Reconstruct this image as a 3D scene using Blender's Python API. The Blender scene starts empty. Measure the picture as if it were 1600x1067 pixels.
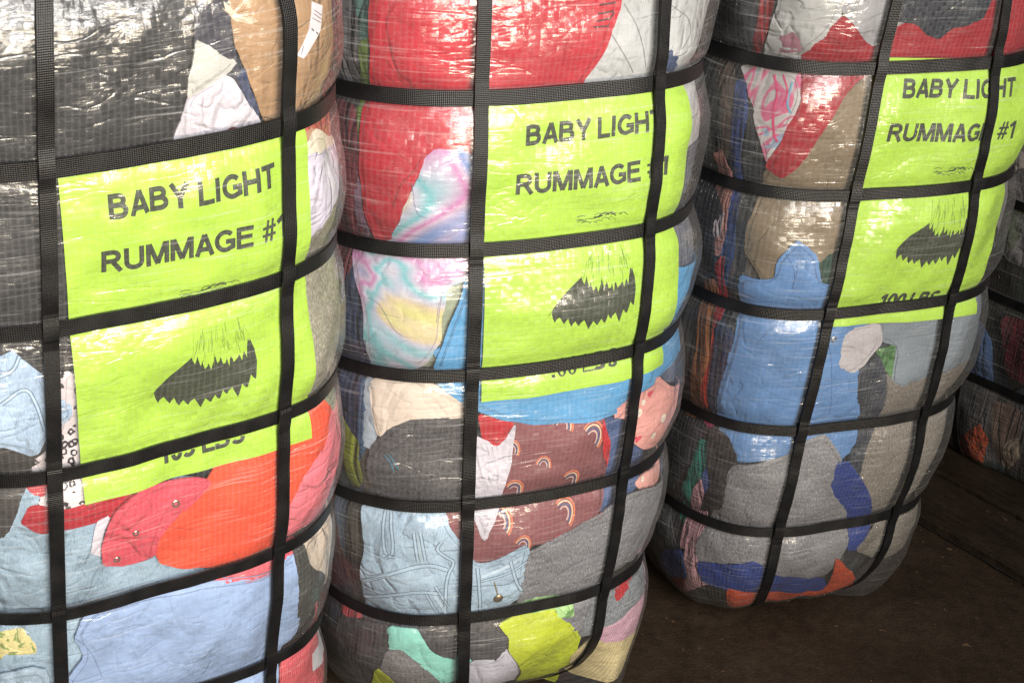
import bpy, math, random
import numpy as np
from mathutils import Matrix, Vector
from mathutils.geometry import delaunay_2d_cdt

scene = bpy.context.scene
COL = scene.collection
def lin(c):
    return tuple(((v/255)/12.92 if v/255 <= .04045 else ((v/255+.055)/1.055)**2.4) for v in c)

# ---------------------------------------------------------------- camera
CAM_H = 1.09889
cam = bpy.data.cameras.new('camera'); cam_ob = bpy.data.objects.new('camera', cam); COL.objects.link(cam_ob)
cam.sensor_width = 36; cam.lens = 55.3584; cam.clip_start = .02; cam.clip_end = 200
pitch, roll = 0.460916, 0.080217
c_, s_ = math.cos(pitch), math.sin(pitch); cr, sr = math.cos(roll), math.sin(roll)
R_ = np.array([[cr, -sr, 0], [sr, cr, 0], [0, 0, 1]])@np.array([[1, 0, 0], [0, -s_, -c_], [0, c_, -s_]])
M_ = Matrix.Identity(4)
for i in range(3):
    M_[i][0] = R_[0][i]; M_[i][1] = -R_[1][i]; M_[i][2] = -R_[2][i]
M_[2][3] = CAM_H
cam_ob.matrix_world = M_
scene.camera = cam_ob

# ---------------------------------------------------------------- light of the place: a loading door behind the photographer
w = bpy.data.worlds.new('World'); scene.world = w; w.use_nodes = True
w.node_tree.nodes['Background'].inputs[0].default_value = (.8, .9, 1, 1)
w.node_tree.nodes['Background'].inputs[1].default_value = 0.06
def area(name, loc, target, sx, sy, power, col, spread=180):
    l = bpy.data.lights.new(name, 'AREA'); l.shape = 'RECTANGLE'; l.size = sx; l.size_y = sy
    l.energy = power; l.color = col; l.spread = math.radians(spread)
    o = bpy.data.objects.new(name, l); COL.objects.link(o)
    o.location = loc
    o.rotation_euler = (Vector(target)-Vector(loc)).to_track_quat('-Z', 'Y').to_euler()
    return o
area('door_light_sky', (.8, -1.6, 1.62), (-.95, 1.2, .5), 3.2, .60, 26, (1., .965, .92), 56)
area('door_light_ground', (.8, -1.7, .85), (-.95, 1.2, .55), 3.2, .55, 23, (1., .85, .64), 56)
area('door_light_high', (.4, -1.3, 2.5), (-1.0, 1.3, .5), 3.0, .6, 14, (1., .97, .93), 56)
scene.view_settings.view_transform = 'Standard'; scene.view_settings.look = 'None'
scene.view_settings.exposure = -0.42; scene.view_settings.gamma = 1
scene.view_settings.use_curve_mapping = False
scene.cycles.max_bounces = 8; scene.cycles.transparent_max_bounces = 12
scene.cycles.diffuse_bounces = 3; scene.cycles.glossy_bounces = 3
scene.cycles.caustics_reflective = False; scene.cycles.caustics_refractive = False
scene.cycles.sample_clamp_indirect = 6

# ---------------------------------------------------------------- bale surface
TT = np.linspace(-np.pi, np.pi, 2881)

def wrinkle(s, z, seed):
    """soft unevenness of the packed clothes, in metres"""
    r = np.random.RandomState(seed)
    out = np.zeros_like(s)
    for wl, amp in ((.26, .0022), (.16, .0017), (.10, .0013), (.06, .0008), (.035, .00035), (.022, .00015)):
        for _ in range(4):
            a = r.uniform(0, np.pi)
            k = 2*np.pi/(wl*r.uniform(.8, 1.25))
            out += amp*.5*np.sin(k*(np.cos(a)*s+np.sin(a)*z)+r.uniform(0, 6.3))
    return out

class Bale:
    def __init__(self, p):
        self.p = p
        a, b, n = p['a'], p['b'], p['n']
        sn, cs = np.sin(TT), np.cos(TT)
        x = a*np.sign(sn)*np.abs(sn)**(2/n)
        y = -b*np.sign(cs)*np.abs(cs)**(2/n)
        s = np.concatenate([[0], np.cumsum(np.hypot(np.diff(x), np.diff(y)))])
        s -= np.interp(0, TT, s)
        self.P = s[-1]-s[0]
        tx, ty = np.gradient(x, s), np.gradient(y, s)
        l = np.hypot(tx, ty)+1e-9
        nx, ny = ty/l, -tx/l
        k = np.ones(25)/25                       # soften normals at the corners
        nx = np.convolve(np.r_[nx[-13:-1], nx, nx[1:13]], k, 'valid')
        ny = np.convolve(np.r_[ny[-13:-1], ny, ny[1:13]], k, 'valid')
        self.t = (s, x, y, nx, ny)
        self.H = p['top']
        self.hs = list(p['hs'])
        self.edges = [p['hs'][0]+.135]+self.hs+[-.02]
        self.seed = p['seed']
    def vline(self, k, z):                      # s of front strap k at height z
        return self.p['v%d' % k]+self.p['dv%d' % k]*(z-.4)
    def inset(self, z):
        u = (z-.4)/.4
        p = self.p
        return p['g0']+p['g1']*u+p['g2']*u*u
    def bulge(self, s, z):
        out = np.zeros_like(z)
        w = .0085
        for hi, lo in zip(self.edges[:-1], self.edges[1:]):
            u = (z-(lo+w))/((hi-w)-(lo+w))
            m = (u > 0) & (u < 1)
            uu = np.clip(u, 0, 1)
            out = np.where(m, self.p.get('B', .017)*(4*uu*(1-uu))**.52, out)
        pin = 1.0
        for k in (1, 2):
            sv = self.vline(k, z)
            for c in (sv, self.P/2-sv):
                d = (s-c+self.P/2) % self.P-self.P/2
                pin = pin*(1-.35*np.exp(-(d/.017)**2))
        sf = np.minimum(np.abs(s), np.abs(self.P/2-np.abs(s)))
        return out*pin*np.interp(sf, [0, .09, .16, .24], [.45, .62, .95, 1.])
    def ends(self, s, z):
        ks = self.p['dk']
        d = np.interp(s, [k[0] for k in ks], [k[1] for k in ks])
        zb = .125
        q = np.clip(1-z/zb, 0, 1)
        e = d*(1-np.sqrt(1-q*q*.998))
        zt = .09
        q = np.clip(1-(self.H-z)/zt, 0, 1)
        return e+.07*(1-np.sqrt(1-q*q*.998))
    def S(self, s, z, off=0., wr=1.):
        s = np.asarray(s, float); z = np.asarray(z, float)*np.ones_like(s)
        s = (s+self.P/2) % self.P-self.P/2
        ts, tx, ty, tnx, tny = self.t
        x = np.interp(s, ts, tx); y = np.interp(s, ts, ty)
        nx = np.interp(s, ts, tnx); ny = np.interp(s, ts, tny)
        i = self.inset(z)+self.ends(s, z)
        x = x*(1-i/self.p['a']); y = y*(1-i/self.p['b'])
        o = self.bulge(s, z)+off
        if wr:
            # keep the seam at the back continuous
            f = np.clip((self.P/2-np.abs(s))/.05, 0, 1)
            tight = np.ones_like(s)
            for h in self.hs: tight = tight-.6*np.exp(-((z-h)/.018)**2)
            for k in (1, 2): tight = tight*(1-.45*np.exp(-((s-self.vline(k, z))/.015)**2))
            o = o+wrinkle(s, z, self.seed)*wr*f*tight
        return np.stack([x+nx*o, y+ny*o, z], -1)

# ---------------------------------------------------------------- materials
class NT:
    def __init__(self, name):
        self.m = bpy.data.materials.new(name); self.m.use_nodes = True
        self.t = self.m.node_tree; self.t.nodes.clear()
        self.out = self.n('ShaderNodeOutputMaterial')
        self._uv = None
    def n(self, typ, **k):
        x = self.t.nodes.new(typ)
        for a, v in k.items():
            if a.startswith('i_'):
                x.inputs[a[2:].replace('_', ' ')].default_value = v
            else: setattr(x, a, v)
        return x
    def l(self, a, b): self.t.links.new(a, b)
    def val(self, sock, v):
        if isinstance(v, (int, float)): sock.default_value = v
        elif isinstance(v, tuple): sock.default_value = v if len(v) == 4 or len(sock.default_value) == 3 else v+(1,)
        else: self.l(v, sock)
    def math(self, op, a, b=0., c=None, clamp=False):
        x = self.n('ShaderNodeMath', operation=op, use_clamp=clamp)
        self.val(x.inputs[0], a); self.val(x.inputs[1], b)
        if c is not None: self.val(x.inputs[2], c)
        return x.outputs[0]
    def uv(self, sx=1., sy=1., ox=0., oy=0., rot=0.):
        if self._uv is None: self._uv = self.n('ShaderNodeUVMap', uv_map='UVMap').outputs[0]
        m = self.n('ShaderNodeMapping'); self.l(self._uv, m.inputs[0])
        m.inputs['Scale'].default_value = (sx, sy, 1); m.inputs['Location'].default_value = (ox, oy, 0)
        m.inputs['Rotation'].default_value = (0, 0, rot)
        return m.outputs[0]
    def noise(self, vec, scale=1., detail=2., rough=.5, dist=0.):
        x = self.n('ShaderNodeTexNoise'); self.l(vec, x.inputs['Vector'])
        x.inputs['Scale'].default_value = scale; x.inputs['Detail'].default_value = detail
        x.inputs['Roughness'].default_value = rough; x.inputs['Distortion'].default_value = dist
        return x
    def ramp(self, fac, stops, interp='LINEAR'):
        x = self.n('ShaderNodeValToRGB'); self.val(x.inputs[0], fac)
        x.color_ramp.interpolation = interp
        while len(x.color_ramp.elements) < len(stops): x.color_ramp.elements.new(.5)
        for e, (p, c) in zip(x.color_ramp.elements, stops):
            e.position = p; e.color = (c, c, c, 1) if isinstance(c, (int, float)) else tuple(c)+(1,)
        return x.outputs[0]
    def mix(self, fac, a, b, blend='MIX'):
        x = self.n('ShaderNodeMix', data_type='RGBA', blend_type=blend)
        self.val(x.inputs[0], fac); self.val(x.inputs[6], a); self.val(x.inputs[7], b)
        return x.outputs[2]
    def bump(self, h, dist=1., strength=1., normal=None):
        x = self.n('ShaderNodeBump'); self.val(x.inputs['Height'], h)
        x.inputs['Distance'].default_value = dist; x.inputs['Strength'].default_value = strength
        if normal is not None: self.l(normal, x.inputs['Normal'])
        return x.outputs[0]
    def ridge(self, fac):       # sharp crease lines from a noise
        return self.math('ABSOLUTE', self.math('SUBTRACT', fac, .5))

def cloth(name, col, style='smooth', seed=0):
    T = NT(name)
    rnd = random.Random(name+str(seed))
    ox, oy = rnd.uniform(0, 9), rnd.uniform(0, 9)
    rot = rnd.uniform(-.6, .6)
    c = tuple(col)
    var = T.noise(T.uv(1, 1, ox, oy), 14, 3).outputs[0]
    base = T.mix(T.ramp(var, [(.3, .86), (.7, 1.08)]), (0, 0, 0), c, 'MIX')
    base = T.mix(1., c, T.ramp(var, [(.3, .84), (.7, 1.1)]), 'MULTIPLY')
    fib = T.noise(T.uv(1, 1, ox, oy), 900, 2).outputs[0]
    base = T.mix(1., base, T.ramp(fib, [(.3, .9), (.7, 1.07)]), 'MULTIPLY')
    amp = {'smooth': .0017, 'crinkle': .0038, 'heather': .0018, 'denim': .0030, 'folds': .0045}.get(style, .0016)
    st = {'folds': (34, 5)}.get(style, (16, 9))
    w1 = T.ridge(T.noise(T.uv(st[0], st[1], ox, oy, rot if style != 'folds' else .08), 1, 3, .55, .7).outputs[0])
    w2 = T.ridge(T.noise(T.uv(st[1]*2.2, st[0]*2.4, oy, ox, -rot), 1, 2, .5, .4).outputs[0])
    h = T.math('MULTIPLY', T.math('ADD', T.math('MINIMUM', T.math('MULTIPLY', w1, 9.), .5), T.math('MULTIPLY', T.math('MINIMUM', T.math('MULTIPLY', w2, 9.), .5), .5)), amp)
    vf = T.n('ShaderNodeTexVoronoi', feature='F1', distance='MANHATTAN'); wq = T.n('ShaderNodeVectorMath', operation='MULTIPLY_ADD')
    T.l(T.noise(T.uv(1, 1, ox, oy), 12, 2).outputs['Color'], wq.inputs[0]); wq.inputs[1].default_value = (1.3, 1.3, 0); T.l(T.uv(20, 13, ox, oy, rot), wq.inputs[2])
    T.l(wq.outputs[0], vf.inputs['Vector']); vf.inputs['Scale'].default_value = 1
    h = T.math('ADD', h, T.math('MULTIPLY', vf.outputs['Distance'], {'crinkle': .0062, 'denim': .0052, 'smooth': .0036, 'paper': 0., 'folds': .002}.get(style, .0022)))
    if style == 'heather':
        f = T.noise(T.uv(1, .35, ox, oy, .15), 700, 3, .7).outputs[0]
        base = T.mix(1., base, T.ramp(f, [(.36, .62), (.5, .95), (.66, 1.5)]), 'MULTIPLY')
    if style == 'denim':
        f = T.noise(T.uv(1, .25, ox, oy, .7), 900, 2, .7).outputs[0]
        base = T.mix(1., base, T.ramp(f, [(.35, .78), (.65, 1.2)]), 'MULTIPLY')
        f = T.noise(T.uv(1, 1, ox, oy), 34, 4, .6).outputs[0]
        base = T.mix(T.ramp(f, [(.42, 0.), (.72, .6)]), base, tuple(min(1, v*1.25+.1) for v in c))
    if style == 'knit':
        wv = T.n('ShaderNodeTexWave', wave_type='BANDS', bands_direction='X'); T.l(T.uv(1, 1, 0, 0, .1), wv.inputs[0])
        wv.inputs['Scale'].default_value = 110; wv.inputs['Distortion'].default_value = 1.
        base = T.mix(1., base, T.ramp(wv.outputs[1], [(0, .8), (1, 1.08)]), 'MULTIPLY')
        h = T.math('ADD', h, T.math('MULTIPLY', wv.outputs[1], .0004))
    if style == 'folds':
        f = T.noise(T.uv(75, 7, ox, oy, .06), 1, 3, .6, .5).outputs[0]
        base = T.mix(1., base, T.ramp(f, [(.32, .35), (.48, .95), (.7, 1.25)]), 'MULTIPLY')
        h = T.math('ADD', h, T.math('MULTIPLY', f, .004))
    if style == 'tiedye':
        f = T.noise(T.uv(1, 1, 3.1, 1.7), 8, 2.2, .5, 1.2).outputs[0]
        cs = [(.28, (.60, .58, .24)), (.36, (.60, .50, .34)), (.41, (.46, .48, .60)), (.46, (.16, .44, .50)), (.50, (.46, .46, .58)), (.55, (.50, .20, .42)), (.59, (.52, .42, .56)), (.66, (.18, .28, .56)), (.75, (.5, .5, .62))]
        base = T.ramp(f, cs)
        base = T.mix(1., base, T.ramp(fib, [(.3, .9), (.7, 1.05)]), 'MULTIPLY')
    if style == 'leopard':
        v = T.n('ShaderNodeTexVoronoi', feature='F1'); T.l(T.uv(1.25, 1, ox, oy, .3), v.inputs['Vector']); v.inputs['Scale'].default_value = 105
        nz = T.noise(T.uv(1, 1), 260, 1).outputs[0]
        d = T.math('ADD', v.outputs['Distance'], T.math('MULTIPLY', T.math('SUBTRACT', nz, .5), .45))
        base = T.mix(T.ramp(d, [(.16, 0.), (.2, 1.), (.36, 1.), (.41, 0.)]), base, (.025, .022, .03))
    if style == 'camo':
        f = T.noise(T.uv(1, 1, ox, oy), 75, 2, .6, 1.).outputs[0]
        base = T.mix(T.ramp(f, [(.54, 0.), (.57, 1.)]), base, (c[0]*.35, c[1]*.5, c[2]*.35))
    if style == 'check':
        v = T.n('ShaderNodeTexChecker'); T.l(T.uv(), v.inputs[0]); v.inputs['Scale'].default_value = 210
        v.inputs[1].default_value = (1, 1, 1, 1); v.inputs[2].default_value = (.45, .45, .5, 1)
        base = T.mix(1., base, v.outputs[0], 'MULTIPLY')
    if style == 'swirl':
        f = T.ridge(T.noise(T.uv(1.2, .8, 5, 2), 24, 1, .5, 1.2).outputs[0])
        base = T.mix(T.ramp(f, [(.02, .85), (.035, 0.)]), base, (.55, .07, .2))
        f = T.noise(T.uv(1, 1, 8, 2), 30, 1, .5, .8).outputs[0]
        base = T.mix(T.ramp(f, [(.62, 0.), (.64, .8)]), base, (.2, .35, .5))
    if style != 'paper' and style != 'smooth':
        h = T.math('ADD', h, T.math('MULTIPLY', fib, .00025))
    p = T.n('ShaderNodeBsdfPrincipled')
    T.l(base, p.inputs['Base Color']); p.inputs['Roughness'].default_value = .9
    p.inputs['Specular IOR Level'].default_value = .15
    if style != 'paper': T.l(T.bump(h), p.inputs['Normal'])
    T.l(p.outputs[0], T.out.inputs[0])
    return T.m

def plain(name, col, rough=.6, metal=0.):
    T = NT(name); p = T.n('ShaderNodeBsdfPrincipled')
    f = T.noise(T.uv(), 260, 3).outputs[0]
    T.l(T.mix(1., tuple(col), T.ramp(f, [(.3, .85), (.7, 1.1)]), 'MULTIPLY'), p.inputs['Base Color'])
    p.inputs['Roughness'].default_value = rough; p.inputs['Metallic'].default_value = metal
    T.l(p.outputs[0], T.out.inputs[0]); return T.m

def film_material():
    T = NT('clear woven wrap')
    TP = .0050
    sep = T.n('ShaderNodeSeparateXYZ')
    warp = T.noise(T.uv(1, 1), 9, 1).outputs['Color']
    u0 = T.uv(1, 1, 0, 0, .03)
    wv = T.n('ShaderNodeVectorMath', operation='MULTIPLY_ADD'); T.l(warp, wv.inputs[0]); wv.inputs[1].default_value = (.012, .012, 0); T.l(u0, wv.inputs[2])
    T.l(wv.outputs[0], sep.inputs[0])
    U = T.math('DIVIDE', sep.outputs[0], TP); V = T.math('DIVIDE', sep.outputs[1], TP*.95)
    fu, fv = T.math('FRACT', U), T.math('FRACT', V)
    iu, iv = T.math('FLOOR', U), T.math('FLOOR', V)
    comb = T.n('ShaderNodeCombineXYZ'); T.l(iu, comb.inputs[0]); T.l(iv, comb.inputs[1])
    wn = T.n('ShaderNodeTexWhiteNoise', noise_dimensions='2D'); T.l(comb.outputs[0], wn.inputs['Vector'])
    rs = T.n('ShaderNodeSeparateColor'); T.l(wn.outputs['Color'], rs.inputs[0])
    par = T.math('ABSOLUTE', T.math('MODULO', T.math('ADD', iu, iv), 2.))
    hu = T.math('MULTIPLY', T.math('SINE', T.math('MULTIPLY', fu, math.pi)), 1.)
    hv = T.math('MULTIPLY', T.math('SINE', T.math('MULTIPLY', fv, math.pi)), 1.)
    pm = T.n('ShaderNodeMix', data_type='FLOAT'); T.l(par, pm.inputs[0]); T.l(hu, pm.inputs[2]); T.l(hv, pm.inputs[3])
    weave = T.math('POWER', pm.outputs[0], .5)
    tilt = T.math('ADD', T.math('MULTIPLY', T.math('SUBTRACT', fu, .5), T.math('SUBTRACT', rs.outputs[0], .5)),
                  T.math('MULTIPLY', T.math('SUBTRACT', fv, .5), T.math('SUBTRACT', rs.outputs[1], .5)))
    msk = T.ramp(T.noise(T.uv(1, 1, 4, 4), 11, 2).outputs[0], [(.38, .35), (.62, 1.)])
    h = T.math('MULTIPLY', T.math('ADD', T.math('MULTIPLY', weave, .00010), T.math('MULTIPLY', tilt, .0010)), msk)
    # creases: fine nearly horizontal stretch lines, gathers running down, and crumples
    c1 = T.noise(T.uv(14, 190, 0, 0, -.07), 1, 3, .6, .3).outputs[0]
    c2 = T.ridge(T.noise(T.uv(14, 46, 3, 1, .12), 1, 2, .5, .6).outputs[0])
    c3 = T.noise(T.uv(1, 1, 7, 3), 38, 4, .55, .5).outputs[0]
    c4 = T.noise(T.uv(130, 22, 2, 5), 1, 2, .5, .2).outputs[0]
    crm = T.ramp(T.noise(T.uv(1, 1, 6, 2), 7, 2).outputs[0], [(.40, .12), (.62, 1.)])
    h = T.math('ADD', h, T.math('MULTIPLY', c1, .0006))
    h = T.math('ADD', h, T.math('MULTIPLY', T.math('MINIMUM', c2, .05), T.math('MULTIPLY', crm, .0070)))
    h = T.math('ADD', h, T.math('MULTIPLY', c3, T.math('MULTIPLY', crm, .0022)))
    h = T.math('ADD', h, T.math('MULTIPLY', c4, .00025))
    nb = T.bump(h)
    # milkiness: tape borders and stretch lines scatter a little light
    eu = T.math('ABSOLUTE', T.math('SUBTRACT', fu, .5)); ev = T.math('ABSOLUTE', T.math('SUBTRACT', fv, .5))
    eu = T.ramp(eu, [(.22, 0.), (.45, 1.)]); ev = T.ramp(ev, [(.36, 0.), (.47, 1.)])
    grid = T.math('MAXIMUM', eu, T.math('MULTIPLY', ev, .7))
    s1 = T.ramp(T.noise(T.uv(10, 330, 0, 0, -.07), 1, 2, .6).outputs[0], [(.58, 0.), (.72, 1.)])
    s2 = T.ramp(T.noise(T.uv(16, 420, 5, 0, .16), 1, 2, .6).outputs[0], [(.62, 0.), (.74, 1.)])
    area_m = T.ramp(T.noise(T.uv(1, 1, 1, 9), 8, 2).outputs[0], [(.35, .2), (.65, 1.)])
    haze = T.math('ADD', .016, T.math('MULTIPLY', grid, .024))
    haze = T.math('ADD', haze, T.math('MULTIPLY', T.math('MULTIPLY', par, rs.outputs[2]), .008))
    haze = T.math('ADD', haze, T.math('MULTIPLY', T.math('MULTIPLY', T.math('MAXIMUM', s1, s2), area_m), .20))
    tr = T.n('ShaderNodeBsdfTransparent'); tr.inputs[0].default_value = (.985, .985, .985, 1)
    df = T.n('ShaderNodeBsdfDiffuse'); df.inputs[0].default_value = (.85, .86, .87, 1); T.l(nb, df.inputs['Normal'])
    gl = T.n('ShaderNodeBsdfGlossy'); gl.inputs['Roughness'].default_value = .15; T.l(nb, gl.inputs['Normal'])
    g2 = T.n('ShaderNodeBsdfGlossy'); g2.inputs['Roughness'].default_value = .42; T.l(nb, g2.inputs['Normal'])
    gm = T.n('ShaderNodeMixShader'); gm.inputs[0].default_value = .45; T.l(gl.outputs[0], gm.inputs[1]); T.l(g2.outputs[0], gm.inputs[2])
    fr = T.n('ShaderNodeFresnel'); fr.inputs[0].default_value = 1.5; T.l(nb, fr.inputs['Normal'])
    fac = T.math('ADD', T.math('MULTIPLY', fr.outputs[0], 2.25), T.math('MULTIPLY', T.math('SUBTRACT', rs.outputs[2], .5), .04), clamp=True)
    m1 = T.n('ShaderNodeMixShader'); T.l(haze, m1.inputs[0]); T.l(tr.outputs[0], m1.inputs[1]); T.l(df.outputs[0], m1.inputs[2])
    m2 = T.n('ShaderNodeMixShader'); T.l(T.math('MINIMUM', fac, .32), m2.inputs[0]); T.l(m1.outputs[0], m2.inputs[1]); T.l(gm.outputs[0], m2.inputs[2])
    T.l(m2.outputs[0], T.out.inputs[0])
    return T.m

def strap_material():
    T = NT('black woven strap')
    sep = T.n('ShaderNodeSeparateXYZ'); T.l(T.uv(), sep.inputs[0])
    k = 2*math.pi/.0032
    a = T.math('SINE', T.math('MULTIPLY', T.math('ADD', sep.outputs[0], T.math('MULTIPLY', sep.outputs[1], 1.1)), k))
    b = T.math('SINE', T.math('MULTIPLY', T.math('SUBTRACT', sep.outputs[0], T.math('MULTIPLY', sep.outputs[1], 1.1)), k))
    d = T.math('MULTIPLY', a, b)
    dirt = T.noise(T.uv(), 45, 4).outputs[0]
    p = T.n('ShaderNodeBsdfPrincipled')
    T.l(T.ramp(T.math('ADD', T.math('MULTIPLY', d, .12), dirt), [(.2, (.003, .003, .0035)), (.8, (.010, .010, .011))]), p.inputs['Base Color'])
    T.l(T.ramp(dirt, [(.3, .30), (.7, .42)]), p.inputs['Roughness'])
    p.inputs['Specular IOR Level'].default_value = .42
    T.l(T.bump(T.math('MULTIPLY', d, .00014)), p.inputs['Normal'])
    T.l(p.outputs[0], T.out.inputs[0]); return T.m

def floor_material(name, dark=1., rot=0., grain=0.):
    T = NT(name)
    a = T.noise(T.uv(1, 1), 6, 6, .65).outputs[0]
    g = T.noise(T.uv(9, 90, 0, 0, rot), 1, 5, .65, .4).outputs[0]
    sp = T.noise(T.uv(1, 1, 3, 3), 260, 3, .7).outputs[0]
    col = T.ramp(a, [(.3, (.026*dark, .017*dark, .011*dark)), (.55, (.042*dark, .028*dark, .018*dark)), (.75, (.060*dark, .042*dark, .028*dark))])
    col = T.mix(1., col, T.ramp(g, [(.3, 1-.35*grain), (.7, 1+.25*grain)]), 'MULTIPLY')
    col = T.mix(T.ramp(sp, [(.66, 0.), (.74, .55)]), col, (.16, .11, .07))
    sp2 = T.noise(T.uv(1, 1, 7, 3), 55, 5, .75).outputs[0]
    col = T.mix(1., col, T.ramp(sp2, [(.35, .7), (.6, 1.25)]), 'MULTIPLY')
    cr_ = T.noise(T.uv(1, 1, 2, 8), 90, 1, .4, 1.).outputs[0]
    col = T.mix(T.ramp(cr_, [(.765, 0.), (.775, .7)]), col, (.2, .12, .07))
    p = T.n('ShaderNodeBsdfPrincipled'); T.l(col, p.inputs['Base Color'])
    T.l(T.ramp(a, [(.3, .42), (.7, .7)]), p.inputs['Roughness'])
    p.inputs['Specular IOR Level'].default_value = .3
    T.l(T.bump(T.math('ADD', T.math('MULTIPLY', sp, .0012), T.math('MULTIPLY', g, .0014*grain))), p.inputs['Normal'])
    T.l(p.outputs[0], T.out.inputs[0]); return T.m

FILM = film_material(); STRAP = strap_material()

# ---------------------------------------------------------------- mesh helpers
def link(name, verts, faces, mats, uvs=None, midx=None, parent=None, smooth=True, label=None):
    me = bpy.data.meshes.new(name)
    me.from_pydata([tuple(map(float, v)) for v in verts], [], faces)
    for m in mats: me.materials.append(m)
    if midx is not None: me.polygons.foreach_set('material_index', np.array(midx, dtype=np.int32))
    if uvs is not None:
        l = me.uv_layers.new(name='UVMap')
        idx = np.empty(len(me.loops), dtype=np.int32); me.loops.foreach_get('vertex_index', idx)
        l.data.foreach_set('uv', np.asarray(uvs, dtype=np.float32)[idx].ravel())
    me.polygons.foreach_set('use_smooth', np.full(len(me.polygons), smooth))
    me.update()
    o = bpy.data.objects.new(name, me); COL.objects.link(o)
    if parent: o.parent = parent
    if label: o['label'] = label
    return o

def chaikin(P, n=1):
    P = [np.array(p, float) for p in P]
    for _ in range(n):
        Q = []
        for i in range(len(P)):
            a, b = P[i], P[(i+1) % len(P)]
            Q += [a*.88+b*.12, a*.12+b*.88]
        P = Q
    return np.array(P)
def resample(P, step, closed=True):
    P = np.array(P, float); out = []
    m = len(P) if closed else len(P)-1
    for i in range(m):
        a, b = P[i], P[(i+1) % len(P)]
        k = max(1, int(np.hypot(*(b-a))/step))
        for j in range(k): out.append(a+(b-a)*j/k)
    if not closed: out.append(P[-1])
    return np.array(out)
def smooth_line(P, n=2):
    P = [np.array(p, float) for p in P]
    for _ in range(n):
        Q = [P[0]]
        for a, b in zip(P[:-1], P[1:]): Q += [a*.75+b*.25, a*.25+b*.75]
        P = Q+[P[-1]]
    return np.array(P)
def seg_dist(pts, poly):
    a = poly; b = np.roll(poly, -1, 0); d = b-a; L = (d**2).sum(1)+1e-12
    best = np.full(len(pts), 9.)
    for i in range(len(a)):
        t = np.clip(((pts-a[i])@d[i])/L[i], 0, 1)
        best = np.minimum(best, np.hypot(*(pts-(a[i]+t[:, None]*d[i])).T))
    return best

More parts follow.
